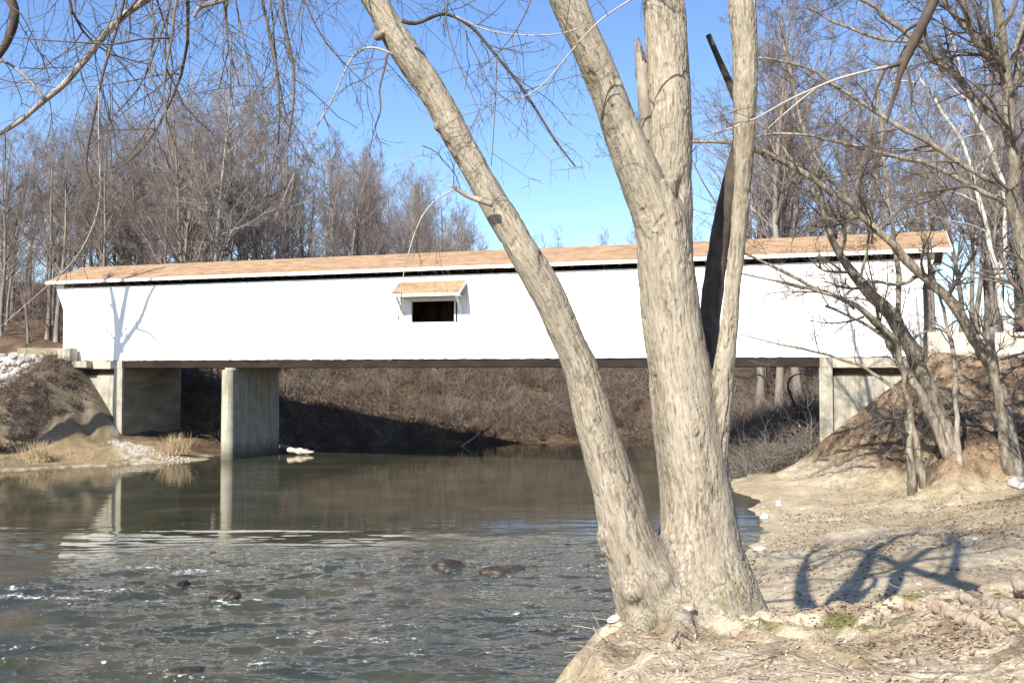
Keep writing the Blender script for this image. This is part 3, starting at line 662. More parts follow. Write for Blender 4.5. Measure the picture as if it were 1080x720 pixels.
# ------------------------------------------------------------------ woods: prototypes, then copies
def wood_tree(seed, H, twig, bark, spread=1., nl=24, first=.28, dens=1.):
    rng = np.random.default_rng(seed); L = np.array([H])
    trunk = paths(rng, np.zeros((1, 3)), np.array([[rng.normal(0, .04), rng.normal(0, .04), 1]]), L, 12, .045, .05)
    tr = (H * .0115 * np.linspace(1, .12, 12))[None]; tr[0, 0] *= 1.35
    a, ar = grow(rng, trunk, tr, nl, first, .98, (28, 58), .42 * spread, .5, 8, .11, .10, .02, .2, .62)
    b, br = grow(rng, a, ar, 7.5 * dens, .2, 1, (25, 60), .46, .6, 6, .13, .07, .012, .3, .45)
    c, cr = grow(rng, b, br, 6.5 * dens, .15, 1, (25, 65), .5, .7, 4, .15, .05, .008, .4, .4)
    d, dr = grow(rng, c, cr, 4.5 * dens, .2, 1, (25, 60), .55, .7, 3, .12, .04, .0055, .5, .3)
    m1 = MB().tubes(trunk, tr, 8).tubes(a[:nl // 3], ar[:nl // 3], 5); m2 = MB().tubes(a[nl // 3:], ar[nl // 3:], 5).tubes(b, br, 4).tubes(c, cr, 3).tubes(d, dr, 3)
    x_, y_ = m1.mesh('trunk'), m2.mesh('crown'); x_.materials.append(bark); y_.materials.append(twig); return x_, y_
protos = [wood_tree(100 + i, 20., M[('wood_twig', 'wood_twig_red', 'wood_twig', 'wood_twig_pale', 'wood_twig')[i % 5]], M['wood_bark'], (1., .8, 1.15, 1.0, .7)[i % 5], (26, 22, 28, 26, 20)[i % 5], (.25, .35, .22, .2, .4)[i % 5]) for i in range(8)]
print('protos', time.time() - T0)
first = {}
def plant(k, x_, y_, H, rz, label, group, name='bare_tree'):
    key = k
    if key not in first:
        r = thing(name, label, 'tree', (x_, y_, gz(x_, y_) - .15), rz, group)
        tr = link('trunk', protos[k][0], r); cr = link('crown', protos[k][1], r); first[key] = (r, tr, cr)
    else:
        r0, t0_, c0 = first[key]
        r = r0.copy(); COL.objects.link(r); r.name = name
        for ch in (t0_, c0):
            c = ch.copy(); COL.objects.link(c); c.parent = r
        r.location = (x_, y_, gz(x_, y_) - .15); r.rotation_euler = (0, 0, rz); tag(r, label, 'tree', group)
    r.scale = (H / 20,) * 3; return r
rng = np.random.default_rng(77)
ox = [-80, 0, 60, 100, 160, 200, 235, 270, 310, 350, 400, 440, 480, 520, 560]; oy = [135, 138, 128, 118, 112, 95, 84, 100, 128, 142, 160, 182, 212, 238, 246]
cnt = 0; used = []
LAB_L = 'bare grey tree in the dense wood behind the left half of the bridge'
LAB_R = 'bare tree in the open wood behind the right end of the bridge'
LAB_C = 'low distant bare tree just showing above the bridge roof'
tries = 0
while cnt < 185 and tries < 6000:
    tries += 1
    px = rng.uniform(-90, 540); f = rng.uniform(0, 1); Y = (66 + 44 * f ** 1.2) if px < 380 else 80 + 66 * f
    p = W(px, 390, Y); s, q = sq(p[0], p[1])
    if q > -7.5 or float(sdf(np.array([p[0]]), np.array([p[1]]), RIVER)[0]) < 9: continue
    if any((p[0] - u[0]) ** 2 + (p[1] - u[1]) ** 2 < 2.2 for u in used): continue
    used.append(p); yt = np.interp(px, ox, oy) + (abs(rng.normal(0, 22)) if rng.uniform() < .7 else rng.uniform(40, 120)) + (8 if f > .5 else 0)
    H = (393 - yt) / FPX * Y + EYE - gz(p[0], p[1])
    if H < 4.5: continue
    plant(int(rng.integers(8)), p[0], p[1], H, rng.uniform(0, 6.28), LAB_L, 'wood behind the left half of the bridge'); cnt += 1
cnt = 0
while cnt < 50:
    px = rng.uniform(770, 1190); Y = rng.uniform(56, 105); p = W(px, 390, Y); s, q = sq(p[0], p[1])
    if q > -8 or any((p[0] - u[0]) ** 2 + (p[1] - u[1]) ** 2 < 5 for u in used): continue
    if (px < 820 and Y > 75) or (955 < px < 1012 and Y < 78): continue
    used.append(p); yt = rng.uniform(-60, 190); H = min((393 - yt) / FPX * Y + EYE - gz(p[0], p[1]), 26)
    plant(int(rng.integers(8)), p[0], p[1], H, rng.uniform(0, 6.28), LAB_R, 'wood behind the right end of the bridge'); cnt += 1
for k in range(14):
    px = rng.uniform(545, 780); Y = rng.uniform(125, 170); p = W(px, 390, Y); yt = 238 + abs(rng.normal(0, 8)) - (25 if px > 740 else 0)
    plant(int(rng.integers(8)), p[0], p[1], (393 - yt) / FPX * Y + EYE - gz(p[0], p[1]), rng.uniform(0, 6.28), LAB_C, 'distant trees above the bridge roof')
# the tall pale one that stands out
protos.append(wood_tree(301, 20., M['wood_twig_pale'], M['wood_twig_pale'], 1.05, 30, .3, 1.0)); p = W(226, 390, 69)
plant(8, p[0], p[1], (393 - 86) / FPX * 69 + EYE - gz(p[0], p[1]), 1.0, 'tallest pale bare tree of the wood, with a broad fan of light grey branches', None)
print('woods', time.time() - T0)

# ------------------------------------------------------------------ trees built from traced stems at their real distance
def stem_tree(name, label, stems, Y, bark, twig, seed, spec, base=None, sides=12, dY=0., wk=.84):
    rng = np.random.default_rng(seed); ps = []
    for s_ in stems:
        s_ = [(e[0], e[1], e[2] * wk) for e in s_]
        P, Rr = pxpath(s_, Y, None, rng.uniform(-1, 1) * dY); h = P[0, 2] - gz(P[0, 0], P[0, 1])
        if h < 2.2 and s_[0][1] > 440:
            d = unit((P[0] - P[2])[None])[0]; d[2] = min(d[2], -.6); e = P[0] + d * (max(h, 0) + .5) / -d[2]; P = np.vstack([e, P]); Rr = np.concatenate([[Rr[0] * 1.25], Rr])
        ps.append((P, Rr))
    b = ps[0][0][0]; r = thing(name, label, 'tree', tuple(b)); off = b
    m = MB()
    for P, Rr in ps:
        lum = 1 + .15 * (vnoise(np.arange(len(Rr)) * .9, np.full(len(Rr), seed * 1.0), seed=3) - .5) * 2; P = P + (np.stack([vnoise(np.arange(len(Rr)) * .6, np.full(len(Rr), seed + 9. * k_), seed=k_) for k_ in range(3)], 1) - .5) * np.minimum(Rr, .08)[:, None] * 1.6
        m.tubes(P - off, Rr * lum, sides, True)
    m.build('trunk', bark, r, True)
    m = MB(); cur = []
    for P, Rr in ps:
        Q = spline(np.concatenate([P, Rr[:, None]], 1), 14); L = np.linalg.norm(np.diff(Q[:, :3], axis=0), axis=1).sum()
        cur.append((Q[None, :, :3], Q[None, :, 3], L))
    a = [grow(rng, P, Rr, spec['n1'] * L, spec.get('t0', .3), 1, (30, 70), 0, .45, 8, spec.get('wob', .13), spec['trop'], spec['rmin'] * 2, .25, .3, spec['l1']) for P, Rr, L in cur]
    a = (np.concatenate([q_[0] for q_ in a]), np.concatenate([q_[1] for q_ in a])); a = (a[0], np.minimum(a[1], spec.get('rmax', 9)))
    b_ = grow(rng, a[0], a[1], spec['n2'], .15, 1, (25, 65), .5, .65, 6, spec.get('wob', .13), spec['trop'] * .8, spec['rmin'] * 1.4, .35, .4)
    c_ = grow(rng, b_[0], b_[1], spec['n3'], .15, 1, (25, 65), .55, .7, 4, .14, spec['trop'] * .6, spec['rmin'], .45, .3)
    m.tubes(a[0] - off, a[1], 5).tubes(b_[0] - off, b_[1], 4).tubes(c_[0] - off, c_[1], 3)
    if spec.get('n4'):
        d_ = grow(rng, c_[0], c_[1], spec['n4'], .2, 1, (25, 60), .6, .8, 3, .12, spec['trop'] * .4, spec['rmin'] * .8, .6, .3); m.tubes(d_[0] - off, d_[1], 3)
    m.build('crown', twig, r, True); return r
sp = dict(n1=.9, l1=3.0, n2=7, n3=6, n4=2.6, trop=.03, rmin=.0055, t0=.3)
stem_tree('leaning_tree', 'clump of brown stems leaning left on the dirt slope before the bridge end', [
    [(1010, 490, 24), (1003, 474, 20), (989, 430, 19), (969, 385, 18), (948, 340, 18), (923, 316, 15), (905, 296, 13), (887, 275, 11), (868, 232, 8), (858, 180, 6), (849, 144, 5), (832, 72, 4), (822, 10, 3)],
    [(996, 472, 14), (984, 440, 12), (962, 401, 11), (945, 372, 10), (928, 345, 8), (905, 322, 7), (880, 312, 6), (850, 300, 5), (815, 282, 4), (775, 262, 2.5)],
    [(970, 492, 10), (964, 454, 8), (955, 418, 8), (950, 370, 7), (940, 352, 6), (915, 330, 5), (880, 310, 4.5), (850, 305, 4), (820, 297, 3), (780, 288, 2)],
    [(960, 488, 10), (959, 452, 8), (955, 410, 6), (950, 372, 5), (930, 352, 4), (900, 335, 3.5), (870, 322, 3)],
    [(945, 338, 7), (950, 299, 6.5), (945, 268, 6), (938, 220, 5), (930, 150, 4), (925, 80, 3)],
    [(960, 425, 5), (945, 411, 4.5), (911, 387, 4), (878, 375, 3.2), (845, 367, 2.5), (820, 363, 2), (780, 352, 1.5)],
    [(885, 272, 5), (893, 250, 4), (886, 225, 3.5), (880, 205, 3)],
    [(876, 250, 6), (867, 217, 5), (846, 180, 4), (820, 150, 3), (800, 120, 2.5)],
    [(905, 300, 4), (914, 270, 3.5), (918, 245, 3), (912, 215, 2.5), (905, 180, 2)]], 34., M['mid_bark'], M['twig'], 501, dict(sp, n1=.75), dY=2.)
stem_tree('sapling', 'thin straight pale stem right of the leaning clump on the slope', [
    [(1011, 484, 8), (1010, 440, 7), (1008, 400, 6), (1003, 360, 5), (996, 330, 4), (988, 300, 3), (978, 262, 2)],
    [(1000, 350, 3.5), (985, 345, 3), (970, 352, 2.5), (958, 362, 2)]], 33.4, M['limb'], M['twig'], 502, dict(sp, n1=1.2, l1=1.6, n2=4, n3=3))
stem_tree('leaning_tree', 'double brown trunk at the right edge with one stem bending left and one snapped', [
    [(1074, 500, 24), (1062, 450, 19), (1055, 415, 18), (1049, 384, 18), (1032, 362, 14), (1020, 340, 13), (1008, 323, 13), (976, 290, 12), (955, 270, 11), (935, 254, 10), (902, 220, 9), (877, 202, 8), (841, 177, 7), (802, 155, 5), (740, 148, 3.5), (660, 160, 2)],
    [(1064, 492, 14), (1058, 450, 13), (1052, 400, 13), (1046, 372, 11), (1046, 345, 10)],
    [(976, 290, 6), (960, 296, 5), (940, 300, 4), (915, 296, 3)],
    [(902, 220, 5), (880, 190, 4), (862, 172, 4), (840, 130, 3), (830, 100, 2.5)],
    [(1049, 384, 5), (1062, 375, 4), (1080, 372, 3)]], 33., M['mid_bark'], M['twig'], 503, dict(sp, n1=1.0, t0=.3), dY=1.5)
stem_tree('spreading_tree', 'big forked tree at the right edge with limbs sweeping left across the sky', [
    [(1112, 525, 30), (1100, 400, 22), (1085, 290, 18), (1075, 235, 16), (1071, 220, 15), (1066, 153, 14), (1066, 92, 14), (1060, 61, 13), (1051, 15, 12), (1046, -40, 10), (1040, -140, 7)],
    [(1064, 95, 10), (1060, 79, 10), (1045, 60, 10), (1027, 40, 9), (1014, 0, 8), (1005, -60, 6), (990, -140, 4)],
    [(1046, 62, 8), (1030, 40, 7), (1005, 12, 7), (987, -10, 6), (950, -60, 4)],
    [(1066, 150, 9), (1061, 135, 9), (1051, 122, 9), (1027, 104, 8), (1002, 73, 8), (972, 46, 7), (940, 20, 6), (907, 0, 5), (850, -40, 3)],
    [(1070, 210, 8), (1063, 201, 8), (1020, 174, 7), (978, 150, 6), (941, 128, 5.5), (895, 98, 4.5), (850, 70, 3.5), (800, 60, 2.5)],
    [(1072, 226, 8), (1063, 217, 8), (1040, 202, 7), (1011, 186, 6.5), (965, 168, 5.5), (910, 156, 4.5), (880, 147, 4), (820, 140, 3), (760, 150, 2)],
    [(972, 46, 5), (940, 43, 5), (910, 35, 4), (880, 24, 3), (850, 5, 2.5)],
    [(1066, 110, 8), (1076, 60, 8), (1082, 20, 7), (1085, -40, 6)],
    [(1063, 75, 6), (1075, 40, 6), (1090, 0, 5)]], 27., M['mid_bark'], M['twig'], 504, dict(sp, n1=1.6, t0=.12, l1=2.8), dY=2.)
stem_tree('white_barked_tree', 'slender tree with crooked chalk white trunk in the wood at right', [
    [(1063, 372, 8), (1061, 348, 8), (1056, 320, 7.5), (1051, 290, 7), (1037, 225, 6), (1028, 190, 5), (1023, 171, 5), (1017, 153, 5), (1003, 132, 4.5), (990, 116, 4.5), (984, 100, 4), (972, 89, 3.5), (966, 70, 2.5)],
    [(1061, 215, 6), (1058, 195, 6), (1046, 159, 6), (1037, 140, 5), (1030, 125, 5), (1020, 110, 4), (1017, 92, 4), (1012, 70, 3.5), (1006, 45, 3), (998, 30, 2.5)],
    [(1056, 300, 6), (1060, 260, 6), (1061, 215, 6)],
    [(1019, 105, 3), (1000, 90, 3), (985, 75, 2.5), (975, 60, 2)],
    [(972, 89, 2), (955, 85, 2), (938, 88, 1.5)]], 58., M['white_bark'], M['wood_twig_pale'], 505, dict(sp, n1=.8, t0=.35, n2=5, n3=5, n4=1, rmin=.008), wk=.8)
print('mid', time.time() - T0)

# ------------------------------------------------------------------ the big tree by the water
STEMS = dict(
    lean=[(710, 700, 120, 9.7), (697, 660, 96, 9.66), (681, 618, 72, 9.62), (664, 570, 56, 9.6), (647, 510, 49, 9.6), (628, 450, 42, 9.6), (613, 390, 36, 9.6), (594, 345, 35, 9.6), (578, 310, 34, 9.6), (554, 270, 33, 9.6), (537, 240, 32, 9.6),
          (513, 200, 31, 9.6), (484, 150, 30, 9.6), (459, 100, 31, 9.6), (424, 50, 29, 9.6), (394, 0, 26, 9.6), (372, -40, 24, 9.6)],
    main=[(738, 730, 220, 9.75), (736, 690, 215, 9.8), (737, 662, 172, 9.85), (738, 632, 134, 9.9), (738, 605, 106, 9.93), (738, 575, 86, 9.95), (737, 540, 79, 10), (730, 480, 74, 10), (723, 430, 71, 10), (710, 350, 61, 10), (702, 280, 61, 10), (697, 230, 58, 10), (692, 195, 56, 10)],
    fork=[(706, 300, 44, 10), (696, 240, 50, 9.95), (676, 190, 46, 9.9), (658, 145, 40, 9.85), (642, 100, 38, 9.8), (621, 50, 35, 9.75), (598, 0, 38, 9.7), (585, -40, 36, 9.7)],
    centre=[(708, 300, 44, 10.02), (706, 240, 46, 10.05), (706, 190, 46, 10.05), (708, 150, 45, 10.05), (707, 100, 45, 10.05), (703, 50, 43, 10.05), (699, 0, 42, 10.05), (696, -40, 41, 10.05)],
    right=[(748, 580, 40, 9.95), (751, 520, 36, 9.93), (754, 470, 31, 9.9), (760, 425, 26, 9.9), (765, 380, 20, 9.85), (770, 330, 18, 9.85), (775, 280, 17, 9.85), (781, 230, 18, 9.85), (784, 190, 20, 9.85), (785, 150, 23, 9.85), (786, 100, 25, 9.85), (786, 50, 27, 9.85), (782, 0, 30, 9.85), (777, -40, 30, 9.85)])
STEMS['heel'] = [(728, 715, 150, 9.62), (720, 670, 125, 9.7), (714, 635, 95, 9.76), (710, 600, 62, 9.8), (707, 570, 30, 9.84)]
STEMS['web'] = [(705, 700, 140, 9.7), (701, 655, 108, 9.7), (697, 620, 76, 9.72), (695, 592, 48, 9.73), (694, 566, 22, 9.75)]
SHADED = [(742, 430, 24, 10.12), (745, 395, 22, 10.4), (748, 340, 22, 10.75), (755, 280, 22, 10.9), (763, 230, 20, 10.95), (773, 180, 16, 11), (781, 140, 12, 11), (781, 115, 9, 11), (773, 95, 8, 11), (762, 72, 7, 11), (755, 56, 6.5, 11), (747, 37, 6, 11)]
tree = thing('riverbank_tree', 'big multi stemmed bare tree with rough tan bark leaning over the water', 'tree', (TREE_XY[0], TREE_XY[1], 2.4))
toff = np.array((TREE_XY[0], TREE_XY[1], 2.4))
sp_ = {k: pxpath(v, 10., len(v) * 4) for k, v in STEMS.items()}
mb = MB()
for k, (P, Rr) in sp_.items():
    lum = 1 + .05 * 2 * (vnoise(np.arange(len(Rr)) * .16, np.full(len(Rr), 3.3), seed=len(k)) - .5)
    F = spline(np.concatenate([P, (Rr * lum)[:, None]], 1), len(P) * 3)
    for _ in range(6): F[1:-1] = F[1:-1] * .5 + .25 * (F[:-2] + F[2:])
    mb.tubes(F[:, :3], F[:, 3], 60, True)
def gpath(pts, lift=0.):
    return np.array([(a, b, gz(a, b) + lift * (1 - i / len(pts)) - .02) for i, (a, b) in enumerate(pts)])
for pts, am, wd in ROOTS:                                                     # crests of the roots standing out of the soil
    pts = pts[:5]; g = gpath(pts, .0); g = spline(np.concatenate([g, np.linspace(wd * .62, .04, len(g))[:, None]], 1), 26)
    wb = np.stack([vnoise(np.arange(26) * .35, np.full(26, wd * 50), seed=5 + k) for k in range(3)], 1) - .5; g[:, :3] += wb * np.array((.16, .16, .07))
    u_ = np.linspace(0, 1, 26); g[:, 2] += .13 * np.exp(-(u_ / .2) ** 2) - .09; g[:, 3] *= (1 + .35 * np.exp(-(u_ / .25) ** 2)) if pts[-1][0] < 2.4 else .72; g[:, 2] -= 0 if pts[-1][0] < 2.4 else .10
    mb.tubes(g[:, :3], g[:, 3], 12, True)
def blob(pt, r, sc=(1, 1, 1)):
    a = np.linspace(-1, 1, 9); P = np.array([pt + np.array((0, 0, k * r * sc[2])) for k in a]); mb.tubes(P, r * sc[0] * np.sqrt(np.clip(1 - a * a, .02, 1)), 14, True)
for px, py, Y, r in ((640, 566, 9.5, .11), (646, 552, 9.45, .09), (640, 580, 9.5, .08), (464, 133, 9.55, .06), (469, 128, 9.55, .055), (399, 38, 9.5, .055), (668, 625, 9.3, .12), (700, 610, 9.35, .1)):
    blob(W(px, py, Y), r)
tmp = mb.build('trunk', None, None)
m_ = tmp.modifiers.new('r', 'REMESH'); m_.mode = 'VOXEL'; m_.voxel_size = .0125
m_ = tmp.modifiers.new('s', 'SMOOTH'); m_.iterations = 6; m_.factor = .5
dg = bpy.context.evaluated_depsgraph_get(); me = bpy.data.meshes.new_from_object(tmp.evaluated_get(dg))
old = tmp.data; tmp.data = me; tmp.modifiers.clear(); bpy.data.meshes.remove(old)
nv = len(me.vertices); v = np.zeros(nv * 3, np.float32); me.vertices.foreach_get('co', v); v = v.reshape(-1, 3).astype(float)
nn = np.zeros(nv * 3, np.float32); me.vertex_normals.foreach_get('vector', nn); nn = nn.reshape(-1, 3).astype(float)
# bark coordinates: stretch along the nearest stem
ed = np.zeros(len(me.edges) * 2, np.int32); me.edges.foreach_get('vertices', ed); ed = ed.reshape(-1, 2); deg = np.bincount(ed.ravel(), minlength=nv)[:, None]
wl = (sstep(3.45, 2.75, v[:, 2]) * .9)[:, None]
for _ in range(110):                                                          # the foot flows together
    av = np.stack([np.bincount(ed[:, 0], v[ed[:, 1], k], nv) + np.bincount(ed[:, 1], v[ed[:, 0], k], nv) for k in range(3)], 1) / deg; v = v + (av - v) * wl
me.vertices.foreach_set('co', v.astype(np.float32).ravel()); me.update(); me.vertex_normals.foreach_get('vector', nq := np.zeros(nv * 3, np.float32)); nn = nq.reshape(-1, 3).astype(float)
best = np.full(nv, 1e9); bk = np.zeros((nv, 3))
for k, (P, Rr) in sp_.items():
    o_ = np.argsort(P[:, 2]); F = spline(np.concatenate([P, Rr[:, None]], 1)[o_], 400)
    for _ in range(60): F[1:-1] = F[1:-1] * .5 + .25 * (F[:-2] + F[2:])
    zz = F[:, 2]; lx = v[:, 0] - np.interp(v[:, 2], zz, F[:, 0]); ly = v[:, 1] - np.interp(v[:, 2], zz, F[:, 1])
    d = np.hypot(lx, ly) / np.interp(v[:, 2], zz, F[:, 3]) + 20 * np.maximum(0, np.maximum(zz[0] - v[:, 2], v[:, 2] - zz[-1])); c = d < best
    best[c] = d[c]; bk[c] = np.stack([lx[c] + len(k) * 3., ly[c], v[c, 2] * .17], 1)
hsc = sstep(2.2, 3.0, v[:, 2])
bk0 = bk
from mathutils import noise as mn
def per(sc, off, oc=1):
    q = (bk * sc + off).tolist()
    if oc == 1: return np.array([mn.noise(p) for p in q])
    return np.array([mn.fractal(p, .8, 2.1, oc) for p in q])
nA = per(15, 3.1, 2); nB = per(31, 9.7, 2); r2 = per(60, 5.5, 3)
fur = np.clip(1 - np.abs(nA) * 5.5, 0, 1) ** 1.5; fur2 = np.clip(1 - np.abs(nB) * 5, 0, 1) ** 1.5; msk = sstep(-.25, .25, per(5, 1.3, 2))
r3 = .34 * np.array([mn.fractal(p, .8, 2.1, 2) for p in (v * np.array((3.3, 3.3, 1.7)) + 4.4).tolist()])
r4 = sstep(.36, .5, np.array([mn.noise(p) for p in (v * np.array((8., 8., 6.)) + 2.2).tolist()]))
young = sstep(7.0, 4.5, v[:, 2]) * .6 + .4
dsp = -.021 * fur * young * (.25 + .75 * msk) - .009 * fur2 * (.4 + .6 * msk) + .0035 * r2 + .05 * r3 - .012 * r4 * (vnoise(v[:, 0] * 2, v[:, 1] * 2, v[:, 2] * 2, 233) > .55)
crk_ = np.clip(fur * (.25 + .75 * msk) * young + .5 * fur2 * msk, 0, 1)
v2 = v + nn * dsp[:, None]
for px, py, Y, r, dp in ((624, 94, 9.6, .085, .09), (443, 88, 9.4, .06, .05), (727, 545, 9.6, .07, .05), (722, 195, 9.8, .05, .06), (718, 205, 9.8, .04, .05), (735, 600, 9.5, .06, .05)):   # knot holes
    pt = W(px, py, Y); d = np.linalg.norm((v - pt) * np.array((1, .6, .55)), axis=1); v2 -= nn * (dp * np.exp(-(d / r) ** 2))[:, None]
me.vertices.foreach_set('co', (v2 - toff).astype(np.float32).ravel()); attr(me, 'bk', bk0, 'FLOAT_VECTOR'); attr(me, 'fissure', crk_, 'FLOAT')
me.polygons.foreach_set('use_smooth', np.ones(len(me.polygons), bool)); me.materials.append(M['bark']); me.update()
tmp.parent = tree; tmp.name = 'trunk'
# moss masks use object coordinates, so shift them to this tree's base
for nd in M['bark'].node_tree.nodes:
    if nd.type == 'VECT_MATH' and nd.operation == 'DISTANCE':
        nd.inputs[1].default_value = tuple(np.array(nd.inputs[1].default_value) - toff)
print('trunk verts', nv, time.time() - T0)
P, Rr = pxpath(SHADED, 11., 40); Rr = Rr * (1 + .12 * (vnoise(np.arange(40) * .7, np.zeros(40), seed=4) - .5)); MB().tubes(P - toff, Rr, 14, True).build('shaded_stem', M['dark_limb'], tree, True)  # dead stem; its dark material paints in the shade of the trunk
# broken slab between the forks
P, Rr = pxpath([(683, 150, 13, 10.08), (681, 120, 14, 10.06), (679, 95, 14, 10.04), (677, 72, 13, 10.02), (674, 56, 10, 10.0), (671, 47, 4, 10.0)], 10., 40)
sm_ = MB().tubes(P - toff, Rr, 18, True); q_ = sm_.v[0]; rl = (vnoise(q_[:, 0] * 60, q_[:, 1] * 60, q_[:, 2] * 5, 19) - .5) * .03
q_[:, 0] += rl; q_[:, 2] += sstep(.55, 1, (np.arange(len(q_)) // 18) / 39.) * (vnoise(q_[:, 0] * 70, q_[:, 1] * 70, seed=29) - .5) * .22
sm_.build('broken_stub', M['limb'], tree, True)
# orange scar at the foot: nearest surface point of the trunk
def surf(px, py):
    d0 = W(px, py, 10.) - np.array((0, 0, EYE)); d0 /= np.linalg.norm(d0); rel = v2 - np.array((0, 0, EYE)); tt = rel @ d0; dist = np.linalg.norm(rel - tt[:, None] * d0, axis=1)
    c = np.where(dist < .03)[0]
    return v2[c[np.argmin(tt[c])]] if len(c) else W(px, py, 9.3)
pS = surf(728, 640)
def scar(name, r, mat, out, sx=1.3):
    me_ = rock_mesh(name, np.random.default_rng(3), r * sx, r * .35, r, mat, 3, .55); o = link(name, me_, tree); o.location = tuple(pS - toff + np.array((0, -out, 0))); return o
scar('bark_scar', .062, M['scar'], -.006, 1.15); o = scar('scar_heart', .032, M['scar_heart'], .012)
# limbs above the frame and the branches that hang into it
rng = np.random.default_rng(31)
UP = [([(378, -30, 25), (330, -110, 23), (270, -210, 20), (190, -330, 15), (110, -470, 9), (60, -620, 4)], 9.6), ([(588, -30, 36), (560, -120, 32), (520, -250, 26), (480, -420, 18), (470, -600, 10), (450, -760, 4)], 9.7),
      ([(697, -30, 41), (690, -120, 36), (680, -260, 28), (690, -450, 18), (700, -650, 8)], 10.05), ([(777, -30, 30), (770, -110, 26), (800, -240, 20), (850, -400, 13), (880, -560, 6)], 9.9),
      ([(330, -110, 14), (250, -120, 12), (180, -105, 10), (120, -80, 8), (60, -70, 5)], 9.4), ([(560, -120, 15), (480, -150, 12), (400, -140, 9), (330, -110, 6)], 9.0), ([(690, -120, 16), (760, -190, 12), (860, -230, 9), (960, -250, 5)], 9.6),
      ([(300, -150, 13), (260, -100, 12), (220, -50, 10), (155, 0, 9)], 9.4)]
mb = MB(); ups = []
for l, Y in UP:
    P, Rr = pxpath(l, Y); mb.tubes(P - toff, Rr, 10, True); ups.append((P, Rr))
mb.build('upper_limbs', M['limb'], tree, True)
HB = [('limb', [(155, 0, 9), (135, 13, 8.6), (120, 25, 8.5), (95, 57, 8), (80, 75, 8), (66, 92, 8), (45, 107, 7), (20, 130, 6), (0, 141, 5), (-60, 170, 3)], 9.4),
      ('limb', [(47, 106, 5), (38, 92, 4.5), (22, 76, 4), (8, 66, 3.5), (-20, 55, 3)], 9.3), ('dark_limb', [(-12, -25, 14), (8, -6, 13), (17, 10, 12), (14, 30, 11), (5, 50, 10), (-8, 66, 9)], 9.2),
      ('twig', [(140, -70, 5), (133, -10, 4.6), (125, 25, 4.5), (112, 65, 4), (105, 90, 3.8), (98, 130, 4), (91, 160, 4), (89, 180, 3.5), (93, 190, 3), (99, 200, 2)], 9.3),
      ('pale_twig', [(104, 90, 2), (104, 150, 2), (107, 215, 2), (96, 245, 2), (83, 272, 1.5), (40, 310, 1), (0, 345, 1)], 9.2),
      ('twig', [(186, -80, 3), (182, 0, 3), (165, 50, 2.6), (152, 88, 2.2), (125, 118, 1.5)], 9.2), ('twig', [(152, 88, 1.8), (158, 105, 1.5), (163, 125, 1)], 9.2), ('twig', [(160, 68, 1.8), (178, 100, 1.5), (195, 125, 1)], 9.2),
      ('limb', [(275, -30, 7), (250, -6, 7), (235, 1, 7), (215, 6, 6.5), (207, 9, 6), (205, 19, 4.5)], 9.0),
      ('twig', [(268, -80, 4.5), (274, -10, 4.2), (283, 30, 4), (291, 65, 4), (295, 105, 3.5), (294, 140, 2.5), (294, 152, 1.5)], 9.2), ('twig', [(290, -80, 5), (295, -10, 4.8), (300, 25, 4.6), (307, 60, 4.2), (311, 80, 4), (309, 115, 3), (304, 150, 2)], 9.1),
      ('twig', [(282, -20, 3), (288, 20, 2.5), (290, 60, 2), (296, 95, 1.6), (302, 125, 1)], 9.25), ('twig', [(246, -20, 2.2), (249, 5, 2), (258, 45, 2), (262, 75, 1.8), (264, 108, 1.2)], 9.1),
      ('twig', [(312, -40, 2.8), (320, 0, 2.5), (340, 42, 2.2), (370, 75, 1.8), (392, 95, 1.2)], 9.0), ('pale_twig', [(415, 58, 4.5), (406, 53, 4), (398, 50, 3.6), (383, 49, 3.5), (370, 60, 3), (358, 90, 2.6), (345, 115, 2.2), (325, 150, 2), (305, 195, 1.6), (290, 232, 1)], 9.4),
      ('twig', [(409, 55, 3.5), (405, 75, 3), (399, 96, 2.6), (403, 115, 2), (395, 135, 1.5)], 9.4),
      ('dark_limb', [(424, 22, 6.5), (434, 27, 5.5), (442, 26, 5), (455, 17, 4.6), (470, 13, 4.5), (485, 20, 4.2), (502, 32, 4), (520, 55, 4), (545, 85, 4), (565, 115, 3.5), (585, 148, 3), (607, 176, 1.8)], 9.3),
      ('pale_twig', [(480, 17, 2.5), (510, 32, 2.3), (540, 37, 2.2), (570, 38, 2.2), (600, 35, 2), (625, 22, 1.5)], 9.1), ('pale_twig', [(690, -15, 3.5), (665, 0, 3), (632, 21, 2.6), (600, 57, 2.6), (577, 86, 2.2), (556, 104, 1.8), (520, 106, 1.2)], 9.2),
      ('limb', [(520, 216, 8), (505, 211, 7.5), (494, 207, 7), (484, 201, 6), (474, 195, 2.5)], 9.35), ('pale_twig', [(480, 200, 2.6), (462, 207, 2.4), (445, 226, 2), (434, 255, 1.8), (425, 290, 1.5), (420, 335, 1)], 9.33), ('twig', [(524, 60, 1.6), (523, 100, 1.4), (520, 150, 1.2), (518, 175, 1)], 9.2),
      ('twig', [(478, -30, 2), (468, 20, 1.8), (480, 60, 1.6), (498, 100, 1.2), (510, 130, 1)], 9.0), ('twig', [(568, -20, 2), (550, 25, 1.7), (530, 52, 1.5), (508, 72, 1.2)], 9.0)]
bases = []
for kind, l, Y in HB:
    P, Rr = pxpath(l, Y); Rr = Rr * (.68 if kind == 'pale_twig' else .8 if kind == 'twig' else .82); mb = MB().tubes(P - toff, Rr, 8, True); mb.build('branch', M[kind], tree, True); bases.append((P, Rr))
tw = MB(); a_all = []
